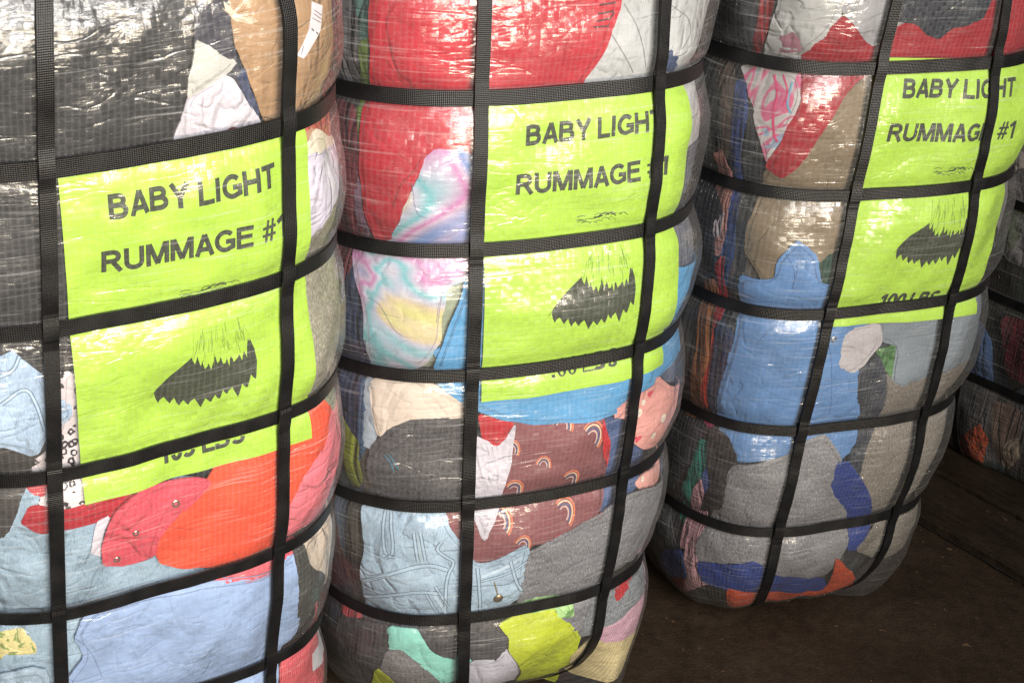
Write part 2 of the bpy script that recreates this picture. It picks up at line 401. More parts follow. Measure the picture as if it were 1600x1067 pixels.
class Patch:
    """pieces of thin material laid on a bale, in bale coordinates (s along the girth, z up, depth)"""
    def __init__(self, bale):
        self.b = bale; self.v = []; self.f = []; self.m = []; self.mats = []
        self.n = 0
    def slot(self, mat):
        if mat not in self.mats: self.mats.append(mat)
        return self.mats.index(mat)
    def add(self, pts, offs, faces, mat):
        k = self.slot(mat)
        self.v.append(np.column_stack([pts, offs]))
        for f in faces: self.f.append(tuple(i+self.n for i in f)); self.m.append(k)
        self.n += len(pts)
    def poly(self, P, off, mat, step=.006, skirt=.003, round_=.0011, wob=0., seed=0):
        P = resample(P, step)
        if wob:
            r = np.random.RandomState(seed)
            k = len(P); w = r.randn(k, 2)
            w = (w+np.roll(w, 1, 0)+np.roll(w, -1, 0))/3
            P = P+w*wob
        lo, hi = P.min(0), P.max(0)
        gx = np.arange(lo[0]+step/2, hi[0], step); gy = np.arange(lo[1]+step/2, hi[1], step)
        g = np.array([(x+(step/2 if j % 2 else 0), y) for j, y in enumerate(gy) for x in gx]).reshape(-1, 2)
        if len(g): g = g[seg_dist(g, P) > step*.4]
        if len(g):
            ins = np.zeros(len(g), bool); a = P; c = np.roll(P, -1, 0)
            for (x1, y1), (x2, y2) in zip(a, c):
                if y1 == y2: continue
                cond = ((g[:, 1] > min(y1, y2)) & (g[:, 1] <= max(y1, y2)))
                ins ^= cond & (g[:, 0] < (g[:, 1]-y1)/(y2-y1)*(x2-x1)+x1)
            g = g[ins]
        allp = np.vstack([P, g]) if len(g) else P
        vs, _, fs, _, _, _ = delaunay_2d_cdt([Vector(p) for p in allp], [], [list(range(len(P)))], 1, 1e-6)
        pts = np.array([tuple(v) for v in vs])
        d = seg_dist(pts, P)
        o = off-round_*np.exp(-d/.0028)
        fs = [tuple(f) for f in fs if len(set(f)) > 2]
        A = 0
        for f in fs[:40]:
            q = pts[list(f)]; A += (q[1][0]-q[0][0])*(q[2][1]-q[0][1])-(q[1][1]-q[0][1])*(q[2][0]-q[0][0])
        if A < 0: fs = [f[::-1] for f in fs]
        self.add(pts, o, fs, mat)
        if skirt:                                   # the cut edge has thickness
            cnt = {}
            for f in fs:
                for i in range(len(f)):
                    e = (f[i], f[(i+1) % len(f)]); cnt[e] = 1
            bd = [e for e in cnt if (e[1], e[0]) not in cnt]
            ids = sorted({i for e in bd for i in e}); mp = {v: j for j, v in enumerate(ids)}
            p2 = pts[ids]; n = len(ids)
            self.add(np.vstack([p2, p2]), np.r_[o[ids], o[ids]-skirt], [(mp[b], mp[a], mp[a]+n, mp[b]+n) for a, b in bd], mat)
    def ribbon(self, L, width, off, mat, smooth=True, step=.003):
        L = smooth_line(L) if smooth and len(L) > 2 else np.array(L, float)
        L = resample(L, step, False)
        t = np.gradient(L, axis=0); t /= (np.hypot(*t.T)[:, None]+1e-9)
        nrm = np.column_stack([-t[:, 1], t[:, 0]])
        n = len(L)
        w = np.full(n, width/2)
        pts = np.vstack([L-nrm*w[:, None], L+nrm*w[:, None]])
        self.add(pts, np.full(2*n, off), [(i, i+n, i+n+1, i+1)[::-1] for i in range(n-1)], mat)
    def disc(self, c, r, off, mat, n=20, rin=0., dome=0.):
        a = np.linspace(0, 2*np.pi, n, endpoint=False)
        c = np.array(c)
        ring = lambda rr: c+rr*np.column_stack([np.cos(a), np.sin(a)])
        pts = np.vstack([ring(r), ring(r*.8), ring(max(rin, r*.35))])
        offs = np.r_[np.full(n, off), np.full(n, off+dome), np.full(n, off+dome*.4)]
        fs = []
        for k in range(2):
            for i in range(n):
                j = (i+1) % n
                fs.append((k*n+i, k*n+j, (k+1)*n+j, (k+1)*n+i))
        if not rin:
            fs.append(tuple(range(2*n, 3*n)))
        self.add(pts, offs, fs, mat)
    def build(self, name, parent, label=None):
        V = np.vstack(self.v)
        X = self.b.S(V[:, 0], V[:, 1], V[:, 2])
        return link(name, X, self.f, self.mats, V[:, :2], self.m, parent, True, label)

_inkc = {}
def ink(rgb, rough=.7, metal=0.):
    k = (tuple(rgb), rough, metal)
    if k not in _inkc: _inkc[k] = plain('print_%d_%d_%d' % tuple(rgb), lin(rgb), rough, metal)
    return _inkc[k]

# ---------------------------------------------------------------- printed label sheet
PAPER = None
def paper_material():
    T = NT('lime paper'); p = T.n('ShaderNodeBsdfPrincipled')
    f = T.noise(T.uv(), 30, 4).outputs[0]
    T.l(T.mix(1., (.37, .61, .045), T.ramp(f, [(.3, .97), (.7, 1.02)]), 'MULTIPLY'), p.inputs['Base Color'])
    p.inputs['Roughness'].default_value = .75
    w1 = T.ridge(T.noise(T.uv(6, 11, 2, 1, .5), 1, 2, .5, .3).outputs[0])
    T.l(T.bump(T.math('MULTIPLY', T.math('MINIMUM', w1, .04), .006)), p.inputs['Normal'])
    T.l(p.outputs[0], T.out.inputs[0]); return T.m

def arc(cx, cy, rx, ry, a0, a1, n=12):
    return [(cx+rx*math.cos(math.radians(a0+(a1-a0)*i/n)), cy+ry*math.sin(math.radians(a0+(a1-a0)*i/n))) for i in range(n+1)]
# bold grotesque capitals as pen strokes: (advance width, strokes); stroke width .2, cap height 1
GLY = {
 'B': (.76, [[(.10, 0), (.10, 1)], [(.1, .9), (.36, .9)]+arc(.36, .715, .19, .185, 90, -90)+[(.1, .53)], [(.1, .10), (.40, .10)]+arc(.40, .315, .21, .215, -90, 90)+[(.2, .53)]]),
 'A': (.74, [[(.085, 0), (.37, .985)], [(.655, 0), (.37, .985)], [(.2, .30), (.54, .30)]]),
 'Y': (.70, [[(.06, 1), (.35, .46), (.35, 0)], [(.64, 1), (.35, .46)]]),
 'L': (.64, [[(.10, 1), (.10, .09), (.62, .09)]]),
 'I': (.30, [[(.13, 0), (.13, 1)]]),
 'G': (.82, [arc(.41, .5, .31, .40, 42, 300, 20)+[(.70, .20), (.70, .46), (.43, .46)]]),
 'H': (.78, [[(.10, 0), (.10, 1)], [(.64, 0), (.64, 1)], [(.10, .53), (.64, .53)]]),
 'T': (.68, [[(0.02, .91), (.64, .91)], [(.33, 0), (.33, .91)]]),
 'R': (.78, [[(.10, 0), (.10, 1)], [(.1, .9), (.40, .9)]+arc(.40, .695, .20, .205, 90, -90)+[(.1, .49)], [(.40, .47), (.68, 0)]]),
 'U': (.78, [[(.10, 1), (.10, .36)]+arc(.37, .36, .27, .26, 180, 360)+[(.64, 1)]]),
 'M': (.90, [[(.10, 0), (.10, 1)], [(.78, 0), (.78, 1)], [(.14, .98), (.44, .05)], [(.74, .98), (.44, .05)]]),
 'E': (.72, [[(.10, 0), (.10, 1)], [(.1, .91), (.65, .91)], [(.1, .53), (.61, .53)], [(.1, .09), (.67, .09)]]),
 '#': (.62, [[(.16, 0), (.26, 1)], [(.38, 0), (.48, 1)], [(.02, .66), (.60, .66)], [(.02, .32), (.58, .32)]]),
 '1': (.56, [[(.36, 0), (.36, .98)], [(.36, .92), (.08, .70)]]),
 '0': (.60, [arc(.30, .5, .20, .41, 0, 360, 24)]),
 '5': (.60, [[(.50, .91), (.16, .91), (.11, .52)]+arc(.27, .32, .22, .235, 125, -150, 12)]),
 'S': (.70, [arc(.34, .705, .22, .205, 20, 265, 12)+arc(.34, .305, .235, .215, 80, -160, 12)]),
 ' ': (.30, [])}
def pen(L, w):
    """mitred ribbon outline of a pen stroke"""
    L = np.array(L, float); keep = np.r_[True, np.hypot(*np.diff(L, axis=0).T) > 1e-6]; L = L[keep]; n = len(L)
    closed = np.hypot(*(L[0]-L[-1])) < 1e-6
    out = []
    for i in range(n):
        d0 = L[i]-L[i-1] if i else (L[-1]-L[-2] if closed else L[1]-L[0])
        d1 = L[i+1]-L[i] if i < n-1 else (L[1]-L[0] if closed else L[-1]-L[-2])
        d0 = d0/np.hypot(*d0); d1 = d1/np.hypot(*d1)
        t = d0+d1; t /= np.hypot(*t); nn = np.array([-t[1], t[0]])
        m = min(2., 1/max(.3, abs(t@d1)))
        out.append(nn*w/2*m)
    out = np.array(out)
    return np.vstack([L-out, L+out]), n
def text_pieces(txt, width, height):
    tot = sum(GLY[c][0] for c in txt); k = width/tot/1.0
    x = 0; P = []
    for c in txt:
        adv, st = GLY[c]
        for j, L in enumerate(st):
            L = [(a, b) for a, b in L]
            if len(L) < 8: L = [tuple(q) for q in refine(L, .2)]
            wd = .13 if c == '#' else .215
            V, n = pen([(p[0]*k/height, p[1]) for p in L], wd)
            P.append((V*height+np.array([x*k, 0]), n, j))
        x += adv
    return P
def refine(L, step):
    out = []
    for a, b in zip(L[:-1], L[1:]):
        a = np.array(a, float); b = np.array(b, float); m = max(1, int(np.hypot(*(b-a))/step))
        out += [a+(b-a)*i/m for i in range(m)]
    return out+[np.array(L[-1], float)]

def make_label(bale, root, sl, ht, ang, label, wsc=1., lbs='100 LBS', scribble=True):
    global PAPER
    if PAPER is None: PAPER = paper_material()
    Wd, Ht = .2159, .2794
    ca, sa = math.cos(ang), math.sin(ang)
    def M(x, y):                                # sheet coordinates (x right, y down) to bale coordinates
        x = np.asarray(x, float)*wsc; y = np.asarray(y, float)
        return np.column_stack([sl+x*ca-y*sa, ht-y*ca-x*sa])
    P = Patch(bale)
    P.poly(M([0, Wd, Wd, 0], [0, 0, Ht, Ht]), -.0013, PAPER, step=.005, skirt=.0006, round_=0.)
    K = ink((42, 50, 32), .8); O = -.0011
    for txt, x0, wd, base, cap in (('BABY LIGHT', .036, .145, .0380, .0185), ('RUMMAGE #1', .028, .164, .0812, .0185), (lbs, .068, .082, .2630, .0180)):
        for V, n_, j in text_pieces(txt, wd, cap):
            q = M(V[:, 0]+x0, base-V[:, 1])
            P.add(q, np.full(len(q), O+.00005*j), [(i, i+1, i+1+n_, i+n_) for i in range(n_-1)], K)
    # dark breast feathers of the printed bird, and the lighter neck feathers drawn over them
    r = random.Random(5)
    tips = [(.0625, .1975), (.0700, .2040), (.0800, .2065), (.0880, .2100), (.0960, .2105), (.1070, .2160), (.1165, .2130), (.1245, .2120), (.1315, .2090), (.1415, .2145), (.1500, .2075), (.1585, .2015)]
    dark = [(.1600, .1850), (.1580, .1740), (.1530, .1620), (.1200, .1580), (.0980, .1645), (.0790, .1780), (.0680, .1890)]
    for i, (x, y) in enumerate(tips):
        if i:
            px_, py_ = tips[i-1]; ny = min(y, py_)-.0042
            dark += [((px_+x)/2-.0004, ny-.0012), (x-.0026, (ny+y)/2)]
        dark.append((x, y))
        if i < len(tips)-1: dark.append((x+.0012, y-.0028))
    P.poly(M(*zip(*dark)), O, K, step=.004, skirt=0, round_=0.)
    G_ = PAPER
    fe = [(.1010, .1350), (.1500, .1350), (.1515, .1560), (.1535, .1650), (.1510, .1630)]
    for i in range(10):
        t = i/9; x = .1500-.0500*t+r.uniform(-.0012, .0012); y = .1715+.0085*math.sin(math.pi*min(1, .25+t*.72))+r.uniform(-.002, .0035)
        fe.append((x, y))
        if i < 9: fe += [(x-.0012, y-.0035), (x-.0026, y-.0075+r.uniform(-.0015, .0015)), (x-.0036, y-.0040)]
    fe += [(.0985, .1660), (.0995, .1600)]
    P.poly(M(*zip(*fe)), O+.0002, G_, step=.004, skirt=0, round_=0.)
    F2 = ink((112, 148, 40), .8)
    for i in range(34):
        x = r.uniform(.101, .149); y = r.uniform(.140, .164); l = r.uniform(.006, .015); dx = (x-.122)*.12+r.uniform(-.001, .001)
        P.ribbon(M([x, x+dx*.4, x+dx], [y, y+l*.5, y+l]), r.choice((.0003, .0004, .0006)), O+.0003, F2)
    F3 = ink((66, 80, 46), .8)
    for i in range(60):
        x = r.uniform(.078, .152); y = r.uniform(.186, .198); l = r.uniform(.004, .009)
        P.ribbon(M([x, x-.0008], [y, y+l]), .0003, O+.0003, F3)
    if scribble:
        for i in range(26):
            x = r.uniform(.092, .140); y = .1120+r.uniform(-.004, .004)
            P.ribbon(M([x, x+.004, x+.009], [y, y-.0016+r.uniform(-.001, .001), y+r.uniform(-.002, .002)]), r.choice((.0003, .0005, .0009)), O+.0003, K if i % 3 else F2)
    return P.build('label_sheet', root, label)

# ---------------------------------------------------------------- straps, wrap, packed contents
def ribbon_solid(name, C, N, W, width, thick, root, closed, mat=None, label=None):
    """strap of real thickness along points C, outward normals N, width directions W"""
    n = len(C)
    prof = [(-.5, 0), (-.47, 1), (.47, 1), (.5, 0)]
    V = []; uv = []
    L = np.r_[0, np.cumsum(np.linalg.norm(np.diff(C, axis=0), axis=1))]
    for a, h in prof:
        V.append(C+W*width*a+N*thick*h); uv.append(np.column_stack([L, np.full(n, a*width)]))
    V = np.vstack(V); uv = np.vstack(uv)
    F = []
    m = n if closed else n-1
    for k in range(4):
        k2 = (k+1) % 4
        for i in range(m):
            j = (i+1) % n
            F.append((k*n+i, k*n+j, k2*n+j, k2*n+i))
    o = link(name, V, F, [mat or STRAP], uv, None, root, False, label)
    return o

def h_strap(bale, root, z, width, tilt=0., dz=None):
    s = np.linspace(-bale.P/2, bale.P/2, 361)[:-1]
    zz = z+tilt*np.sin(2*np.pi*s/bale.P)
    C = bale.S(s, zz, .0008, 1.)
    t = np.roll(C, -1, 0)-np.roll(C, 1, 0); t[:, 2] *= 1; t /= np.linalg.norm(t, axis=1)[:, None]
    up = np.tile([0, 0, 1.], (len(s), 1)); N = np.cross(t, up); N /= np.linalg.norm(N, axis=1)[:, None]
    Wd = np.cross(N, t)
    return ribbon_solid('girth_strap', C, N, Wd, width, .0013, root, True)

def v_strap(bale, root, k, width):
    p = bale.p
    z = np.linspace(.0, bale.H, 260)
    def run(back):
        s = bale.vline(k, z)
        # raise over the valleys: a taut strap bridges the bulges
        if back: s = bale.P/2-s
        b0 = bale.bulge(s, z)
        ker = np.exp(-np.linspace(-2, 2, 31)**2); ker /= ker.sum()
        sm = np.convolve(np.r_[np.full(15, b0[0]), b0, np.full(15, b0[-1])], ker, 'valid')
        bridge = np.maximum(sm*.92, b0)-b0
        bridge = np.minimum(bridge, .0065)
        over = np.zeros_like(z)
        for h in bale.hs: over = np.maximum(over, .0028*np.exp(-((z-h)/.011)**4))
        off = np.maximum(bridge, over)+.0014
        return bale.S(s, z, off, 1.)
    Fp, Bp = run(False), run(True)
    f0, b1 = Fp[-1].copy(), Bp[-1].copy()
    topz = np.array([f0+(b1-f0)*t+np.array([0, 0, .004]) for t in np.linspace(.06, .94, 24)])
    botz = np.array([Bp[0]+(Fp[0]-Bp[0])*t+np.array([0, 0, .002]) for t in np.linspace(.06, .94, 24)])
    C = np.vstack([Fp, topz, Bp[::-1], botz])
    t = np.roll(C, -1, 0)-np.roll(C, 1, 0); t /= np.linalg.norm(t, axis=1)[:, None]
    # width direction: along the girth
    s = bale.vline(k, z)
    wf = bale.S(s+.004, z, 0, 0)-bale.S(s-.004, z, 0, 0)
    sb = bale.P/2-s
    wb = bale.S(sb-.004, z, 0, 0)-bale.S(sb+.004, z, 0, 0)
    wt = np.tile(wf[-1]/np.linalg.norm(wf[-1]), (24, 1)); wq = np.tile(wf[0]/np.linalg.norm(wf[0]), (24, 1))
    Wd = np.vstack([wf, wt, wb[::-1], wq]); Wd /= np.linalg.norm(Wd, axis=1)[:, None]
    N = np.cross(Wd, t); N /= np.linalg.norm(N, axis=1)[:, None]
    return ribbon_solid('upright_strap', C, N, -Wd, width, .0013, root, True)

def shell(bale, name, root, mat, off, ds=.006, dz=.0045, label=None, ends=True):
    s = np.linspace(-bale.P/2, bale.P/2, int(bale.P/ds)+1)[:-1]
    z = np.arange(0, bale.H+1e-6, bale.H/int(bale.H/dz))
    n = len(s)
    SS, ZZ = np.meshgrid(s, z)
    X = bale.S(SS.ravel(), ZZ.ravel(), off)
    uv = np.column_stack([SS.ravel(), ZZ.ravel()])
    F = [(r*n+i, r*n+(i+1) % n, (r+1)*n+(i+1) % n, (r+1)*n+i) for r in range(len(z)-1) for i in range(n)]
    base = len(X); extra = []; euv = []
    for row, zc in ((0, .0), (len(z)-1, bale.H)):
        ring = X[row*n:(row+1)*n]; c = ring.mean(0)
        prev = row*n
        for q in (.66, .33, .02):
            off_i = base+len(extra)
            for i in range(n):
                v = c+(ring[i]-c)*q
                if row: v = v+np.array([0, 0, .010*(1-q)])
                extra.append(v); euv.append((uv[row*n+i][0]*q, uv[row*n+i][1]+(.15*(1-q) if row else -.15*(1-q))))
            for i in range(n):
                j = (i+1) % n
                f = (prev+i, prev+j, off_i+j, off_i+i)
                F.append(f if row else f[::-1])
            prev = off_i
    X = np.vstack([X, extra]); uv = np.vstack([uv, euv])
    return link(name, X, F, [mat], uv, None, root, True, label)

def contents_material(seed, dark=1.):
    T = NT('packed clothes %d' % seed)
    v = T.n('ShaderNodeTexVoronoi', feature='F1'); T.l(T.uv(26, 7, seed, seed*2), v.inputs['Vector']); v.inputs['Scale'].default_value = 1
    v.inputs['Randomness'].default_value = 1
    sc = T.n('ShaderNodeSeparateColor'); T.l(v.outputs['Color'], sc.inputs[0])
    pal = [(34, 36, 42), (70, 68, 72), (46, 54, 74), (84, 56, 60), (56, 66, 64), (90, 88, 84), (52, 40, 46), (70, 82, 100), (50, 48, 46), (100, 92, 88)]
    pal = [tuple(x*dark for x in lin(c)) for c in pal]
    base = T.ramp(sc.outputs[0], [(i/len(pal), c) for i, c in enumerate(pal)], 'CONSTANT')
    f = T.noise(T.uv(70, 6, 1, 1), 1, 3, .6, .5).outputs[0]
    base = T.mix(1., base, T.ramp(f, [(.3, .4), (.5, 1.), (.7, 1.25)]), 'MULTIPLY')
    p = T.n('ShaderNodeBsdfPrincipled'); T.l(base, p.inputs['Base Color']); p.inputs['Roughness'].default_value = .95
    T.l(T.bump(T.math('MULTIPLY', f, .004)), p.inputs['Normal'])
    T.l(p.outputs[0], T.out.inputs[0]); return T.m

METAL = plain('snap metal', (.55, .5, .42), .3, .9)
BRASS = plain('brass', (.45, .33, .2), .35, .9)
PXM = 1/1700.
def half_clip(P, n, c):
    out = []
    for i in range(len(P)):
        a, b = P[i], P[(i+1) % len(P)]; da, db = a@n-c, b@n-c
        if da >= 0: out.append(a)
        if (da >= 0) != (db >= 0): out.append(a+(b-a)*da/(da-db))
    return np.array(out)
def pleats(P, poly, off, mat, seed):
    # cloth folded over itself: strips of the garment lying a little proud of the rest
    r = random.Random(seed)
    area = abs(.5*np.sum(poly[:, 0]*np.roll(poly[:, 1], -1)-np.roll(poly[:, 0], -1)*poly[:, 1]))
    if area < .0012: return
    n = min(5, 1+int(area/.0045)); main = r.uniform(0, math.pi)
    for k in range(n):
        a = main+r.uniform(-.5, .5); nn = np.array([math.cos(a), math.sin(a)]); pr = poly@nn
        c = pr.min()+(pr.max()-pr.min())*r.uniform(.12, .85); w_ = r.uniform(.008, .030)
        n2 = np.array([math.cos(a+r.uniform(-.35, .35)), math.sin(a+r.uniform(-.35, .35))])
        Q = half_clip(poly, nn, c)
        if len(Q) > 3: Q = half_clip(Q, -n2, -(Q@n2).min()-w_)
        if len(Q) > 3:
            m_ = r.uniform(0, 2*math.pi); n3 = np.array([math.cos(m_), math.sin(m_)]); q3 = Q@n3
            Q = half_clip(Q, n3, q3.min()+(q3.max()-q3.min())*r.uniform(.0, .45))
        if len(Q) < 4: continue
        ar = abs(.5*np.sum(Q[:, 0]*np.roll(Q[:, 1], -1)-np.roll(Q[:, 0], -1)*Q[:, 1]))
        if ar < .00015: continue
        try: P.poly(Q, off+.0002+.00004*k, mat, step=.005, skirt=.0006, round_=.0002, wob=.0008, seed=k+3)
        except Exception: pass

def add_garment(bale, root, g, lev, gain):
    c = np.array(lin(g['c']))
    m = c.mean(); c = np.clip((m+(c-m)*1.0), .006, 1)*gain
    c = tuple(float(min(.85, x)) for x in c)
    mat = cloth(g['k']+'_fabric', c, g['s'], bale.seed)
    off = -(.0024+lev*.0005)
    P = Patch(bale)
    paper = g['s'] == 'paper'
    poly = np.array(g['p'])
    if not paper: poly = chaikin(poly, 2)
    P.poly(poly, off, mat, step=.006 if not paper else .003, skirt=.0016, round_=0. if paper else .0007, wob=0. if paper else .0011, seed=len(poly))
    if not paper and len(poly) > 12 and g['s'] != 'folds' and lev < 12:
        rr = random.Random(len(poly)*7+int(abs(poly[0][0])*1e4))
        q = resample(poly, .004); t = np.roll(q, -1, 0)-np.roll(q, 1, 0); t /= np.hypot(*t.T)[:, None]+1e-9
        A = 0.5*np.sum(q[:, 0]*np.roll(q[:, 1], -1)-np.roll(q[:, 0], -1)*q[:, 1])
        nn = np.column_stack([-t[:, 1], t[:, 0]])*(1 if A > 0 else -1)
        dark = plain('seam', tuple(v*.62 for v in c), .9)
        for w_ in (.0042, .0056):
            k0 = rr.randrange(len(q)); L_ = int(len(q)*rr.uniform(.25, .5))
            idx = [(k0+i) % len(q) for i in range(L_)]
            line = (q+nn*w_)[idx]
            k_ = np.ones(5)/5
            if len(line) > 9: P.ribbon(np.column_stack([np.convolve(line[:, 0], k_, 'valid'), np.convolve(line[:, 1], k_, 'valid')]), .0006, off+.0002, dark, smooth=False)
    if not paper and g['s'] not in ('folds', 'leopard') and 'rb' not in g and 'he' not in g:
        pleats(P, poly, off, mat, len(poly)*31+int(abs(poly[0][1])*1e4))
    for rgb, wd, line in g.get('st', []):
        if g['s'] == 'denim' and wd < 1.5 and len(line) > 1:      # a flat-felled seam: raised strip with two rows of stitching
            L_ = resample(smooth_line(line) if len(line) > 2 else np.array(line, float), .003, False)
            t = np.gradient(L_, axis=0); t /= np.hypot(*t.T)[:, None]+1e-9; nn = np.column_stack([-t[:, 1], t[:, 0]])
            sw = .0026*wd
            P.ribbon(L_, sw*1.25, off+.0004, plain('seam', tuple(min(.9, v*1.18+.01) for v in c), .9), smooth=False)
            for sgn in (-1, 1): P.ribbon(L_+nn*sgn*sw*.62, .00085, off+.0005, plain('seam', tuple(v*.42 for v in c), .9), smooth=False)
            continue
        P.ribbon(line, wd*PXM*1.6, off+.00045, ink(rgb, .8))
    for x, y, r in g.get('ri', []):
        P.disc((x, y), r*PXM*1.5, off+.0005, METAL, rin=r*PXM*.7, dome=.0008)
    for x, y, r, rot in g.get('rb', []):
        for q, rgb in ((1., (222, 120, 84)), (.82, (226, 190, 160)), (.64, (72, 84, 130)), (.48, (206, 176, 172))):
            a = np.linspace(-.15, math.pi*.95, 14)+rot-.5
            rr = r*PXM*q*1.45
            arc = np.column_stack([x+rr*np.cos(a)*.8, y+rr*np.sin(a)*1.15])
            P.ribbon(arc, r*PXM*.15, off+.0003, ink(rgb, .8), smooth=False)
    for x, y, r in g.get('he', []):
        a = np.linspace(0, 2*np.pi, 25)[:-1]; k = r*PXM/15
        P.poly(np.column_stack([x+k*16*np.sin(a)**3, y+k*(13*np.cos(a)-5*np.cos(2*a)-2*np.cos(3*a)-np.cos(4*a))]), off+.0003, ink((205, 70, 88), .8), step=.002, skirt=0, round_=0)
    for x, y, r in g.get('bl', []):
        P.disc((x, y), r*PXM, off+.0003, ink((226, 216, 200), .8), n=14)
        for dx in (-.3, .3): P.disc((x+dx*r*PXM, y), r*PXM*.13, off+.0005, ink((60, 50, 50), .8), n=8)
    o = P.build(g['k'], root, g['l'])
    if 'bu' in g:
        x, y, r = g['bu']; B_ = Patch(bale)
        B_.disc((x, y), r*PXM, off+.0011, BRASS, n=24, dome=.0012)
        B_.disc((x, y), r*PXM*.55, off+.0015, BRASS, n=16, dome=.0006)
        B_.build('button', o)
    return o

def random_garments(bale, root, s0, s1, z1, n, seed, gain, z0=.02, big=1.):
    r = random.Random(seed)
    pal = [(60, 62, 70), (150, 150, 156), (90, 120, 170), (170, 40, 55), (205, 195, 190), (48, 56, 84), (120, 128, 110), (205, 150, 160), (40, 110, 105), (200, 90, 60), (120, 100, 84), (96, 92, 100), (220, 205, 170), (70, 76, 92)]
    for i in range(n):
        s = r.uniform(s0, s1); z = r.uniform(z0, z1)
        rx, ry = r.uniform(.035, .08)*big, r.uniform(.04, .10)*big
        k = r.randint(6, 9); ph = r.uniform(0, 6)
        P = []
        for q in range(k):
            a = 2*math.pi*q/k+ph; f = r.uniform(.65, 1.2)
            P.append((s+rx*f*math.cos(a), min(max(.005, z+ry*f*math.sin(a)), bale.H-.002)))
        c = r.choice(pal)
        add_garment(bale, root, dict(k=r.choice(('folded_shirt', 'folded_jumper', 'folded_trousers', 'folded_vest')), l=None, s=r.choice(('smooth', 'crinkle', 'heather', 'denim')), c=c, p=P), 13+(i % 4), gain)

def thing(name, label, cat, loc, rot, group=None):
    o = bpy.data.objects.new(name, None); COL.objects.link(o)
    M = (Matrix.Translation(loc) @ Matrix.Rotation(rot[0], 4, 'Z') @ Matrix.Rotation(rot[1], 4, 'X') @ Matrix.Rotation(rot[2], 4, 'Y'))
    o.matrix_world = M
    o['label'] = label; o['category'] = cat
    if group: o['group'] = group
    o.empty_display_size = .1
    return o

# ---------------------------------------------------------------- the setting
def sheet(name, x0, x1, y0, y1, z, mat, nx=1, ny=1):
    V = [(x, y, z) for y in (y0, y1) for x in (x0, x1)]
    o = link(name, V, [(0, 1, 3, 2)], [mat], [(v[0], v[1]) for v in V], None, None, False)
    return o
fl = sheet('floor', -6, 8, -4, 10, 0, floor_material('dark worn plywood', 0.9, .4)); fl['kind'] = 'structure'
def board(A, B_, wd, z0, th, label, seed):
    """a board lying on the floor from A to B_, growing to the right-hand far side"""
    A = np.array(A, float); B_ = np.array(B_, float)
    d = B_-A; L = np.hypot(*d); d /= L; nrm = np.array([-d[1], d[0]])
    r = np.random.RandomState(seed)
    n = 60; V = []; uv = []; F = []
    t = np.linspace(0, L, n)
    e0 = r.randn(n)*.0012; e0 = np.convolve(e0, np.ones(3)/3, 'same'); 
    for k, (off, z) in enumerate(((.0, z0), (.0, z0+th-.0015), (.002, z0+th), (wd-.002, z0+th), (wd, z0+th-.0015), (wd, z0))):
        for i in range(n):
            p = A+d*t[i]+nrm*(off+(e0[i] if k < 3 else 0)); V.append((p[0], p[1], z)); uv.append((t[i]*.6, off+z))
    for k in range(6):
        k2 = (k+1) % 6
        for i in range(n-1): F.append((k*n+i, k*n+i+1, k2*n+i+1, k2*n+i))
    F.append(tuple(k*n for k in range(6))); F.append(tuple(k*n+n-1 for k in range(6))[::-1])
    o = link('floor_board', V, F, [floor_material('board_wood', 0.9*.8, 0., 1.)], uv, None, None, False)
    o['label'] = label; o['category'] = 'board'; o['group'] = 'boards under the far bale'
    return o
def shade_strip(A, B_, wd):  # near-black strip laid on the floor in place of shade in the gap
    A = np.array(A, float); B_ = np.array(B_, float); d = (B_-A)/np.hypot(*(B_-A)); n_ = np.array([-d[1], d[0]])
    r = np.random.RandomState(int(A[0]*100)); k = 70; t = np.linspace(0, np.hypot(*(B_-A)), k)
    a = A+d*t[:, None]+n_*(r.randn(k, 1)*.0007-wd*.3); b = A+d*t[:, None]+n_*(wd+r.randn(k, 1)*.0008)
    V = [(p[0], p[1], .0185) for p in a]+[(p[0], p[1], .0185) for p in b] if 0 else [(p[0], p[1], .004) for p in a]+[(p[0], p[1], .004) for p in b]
    o = link('gap_shade_strip', V, [(i, i+1, i+1+k, i+k) for i in range(k-1)], [plain('gap_shade', (.002, .002, .002), .95)], [(v[0], v[1]) for v in V], None, None, False)
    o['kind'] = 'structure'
board((.455, 1.884), (.80, 1.486), .105, 0., .014, 'dark wooden floor board beside the right bale, nearer of two', 3)
board((.536, 1.954), (.88, 1.556), .14, 0., .018, 'dark wooden floor board under the far bale, farther of two', 4)
shade_strip((.449, 1.890), (.794, 1.492), .007)
shade_strip((.530, 1.956), (.874, 1.560), .006)

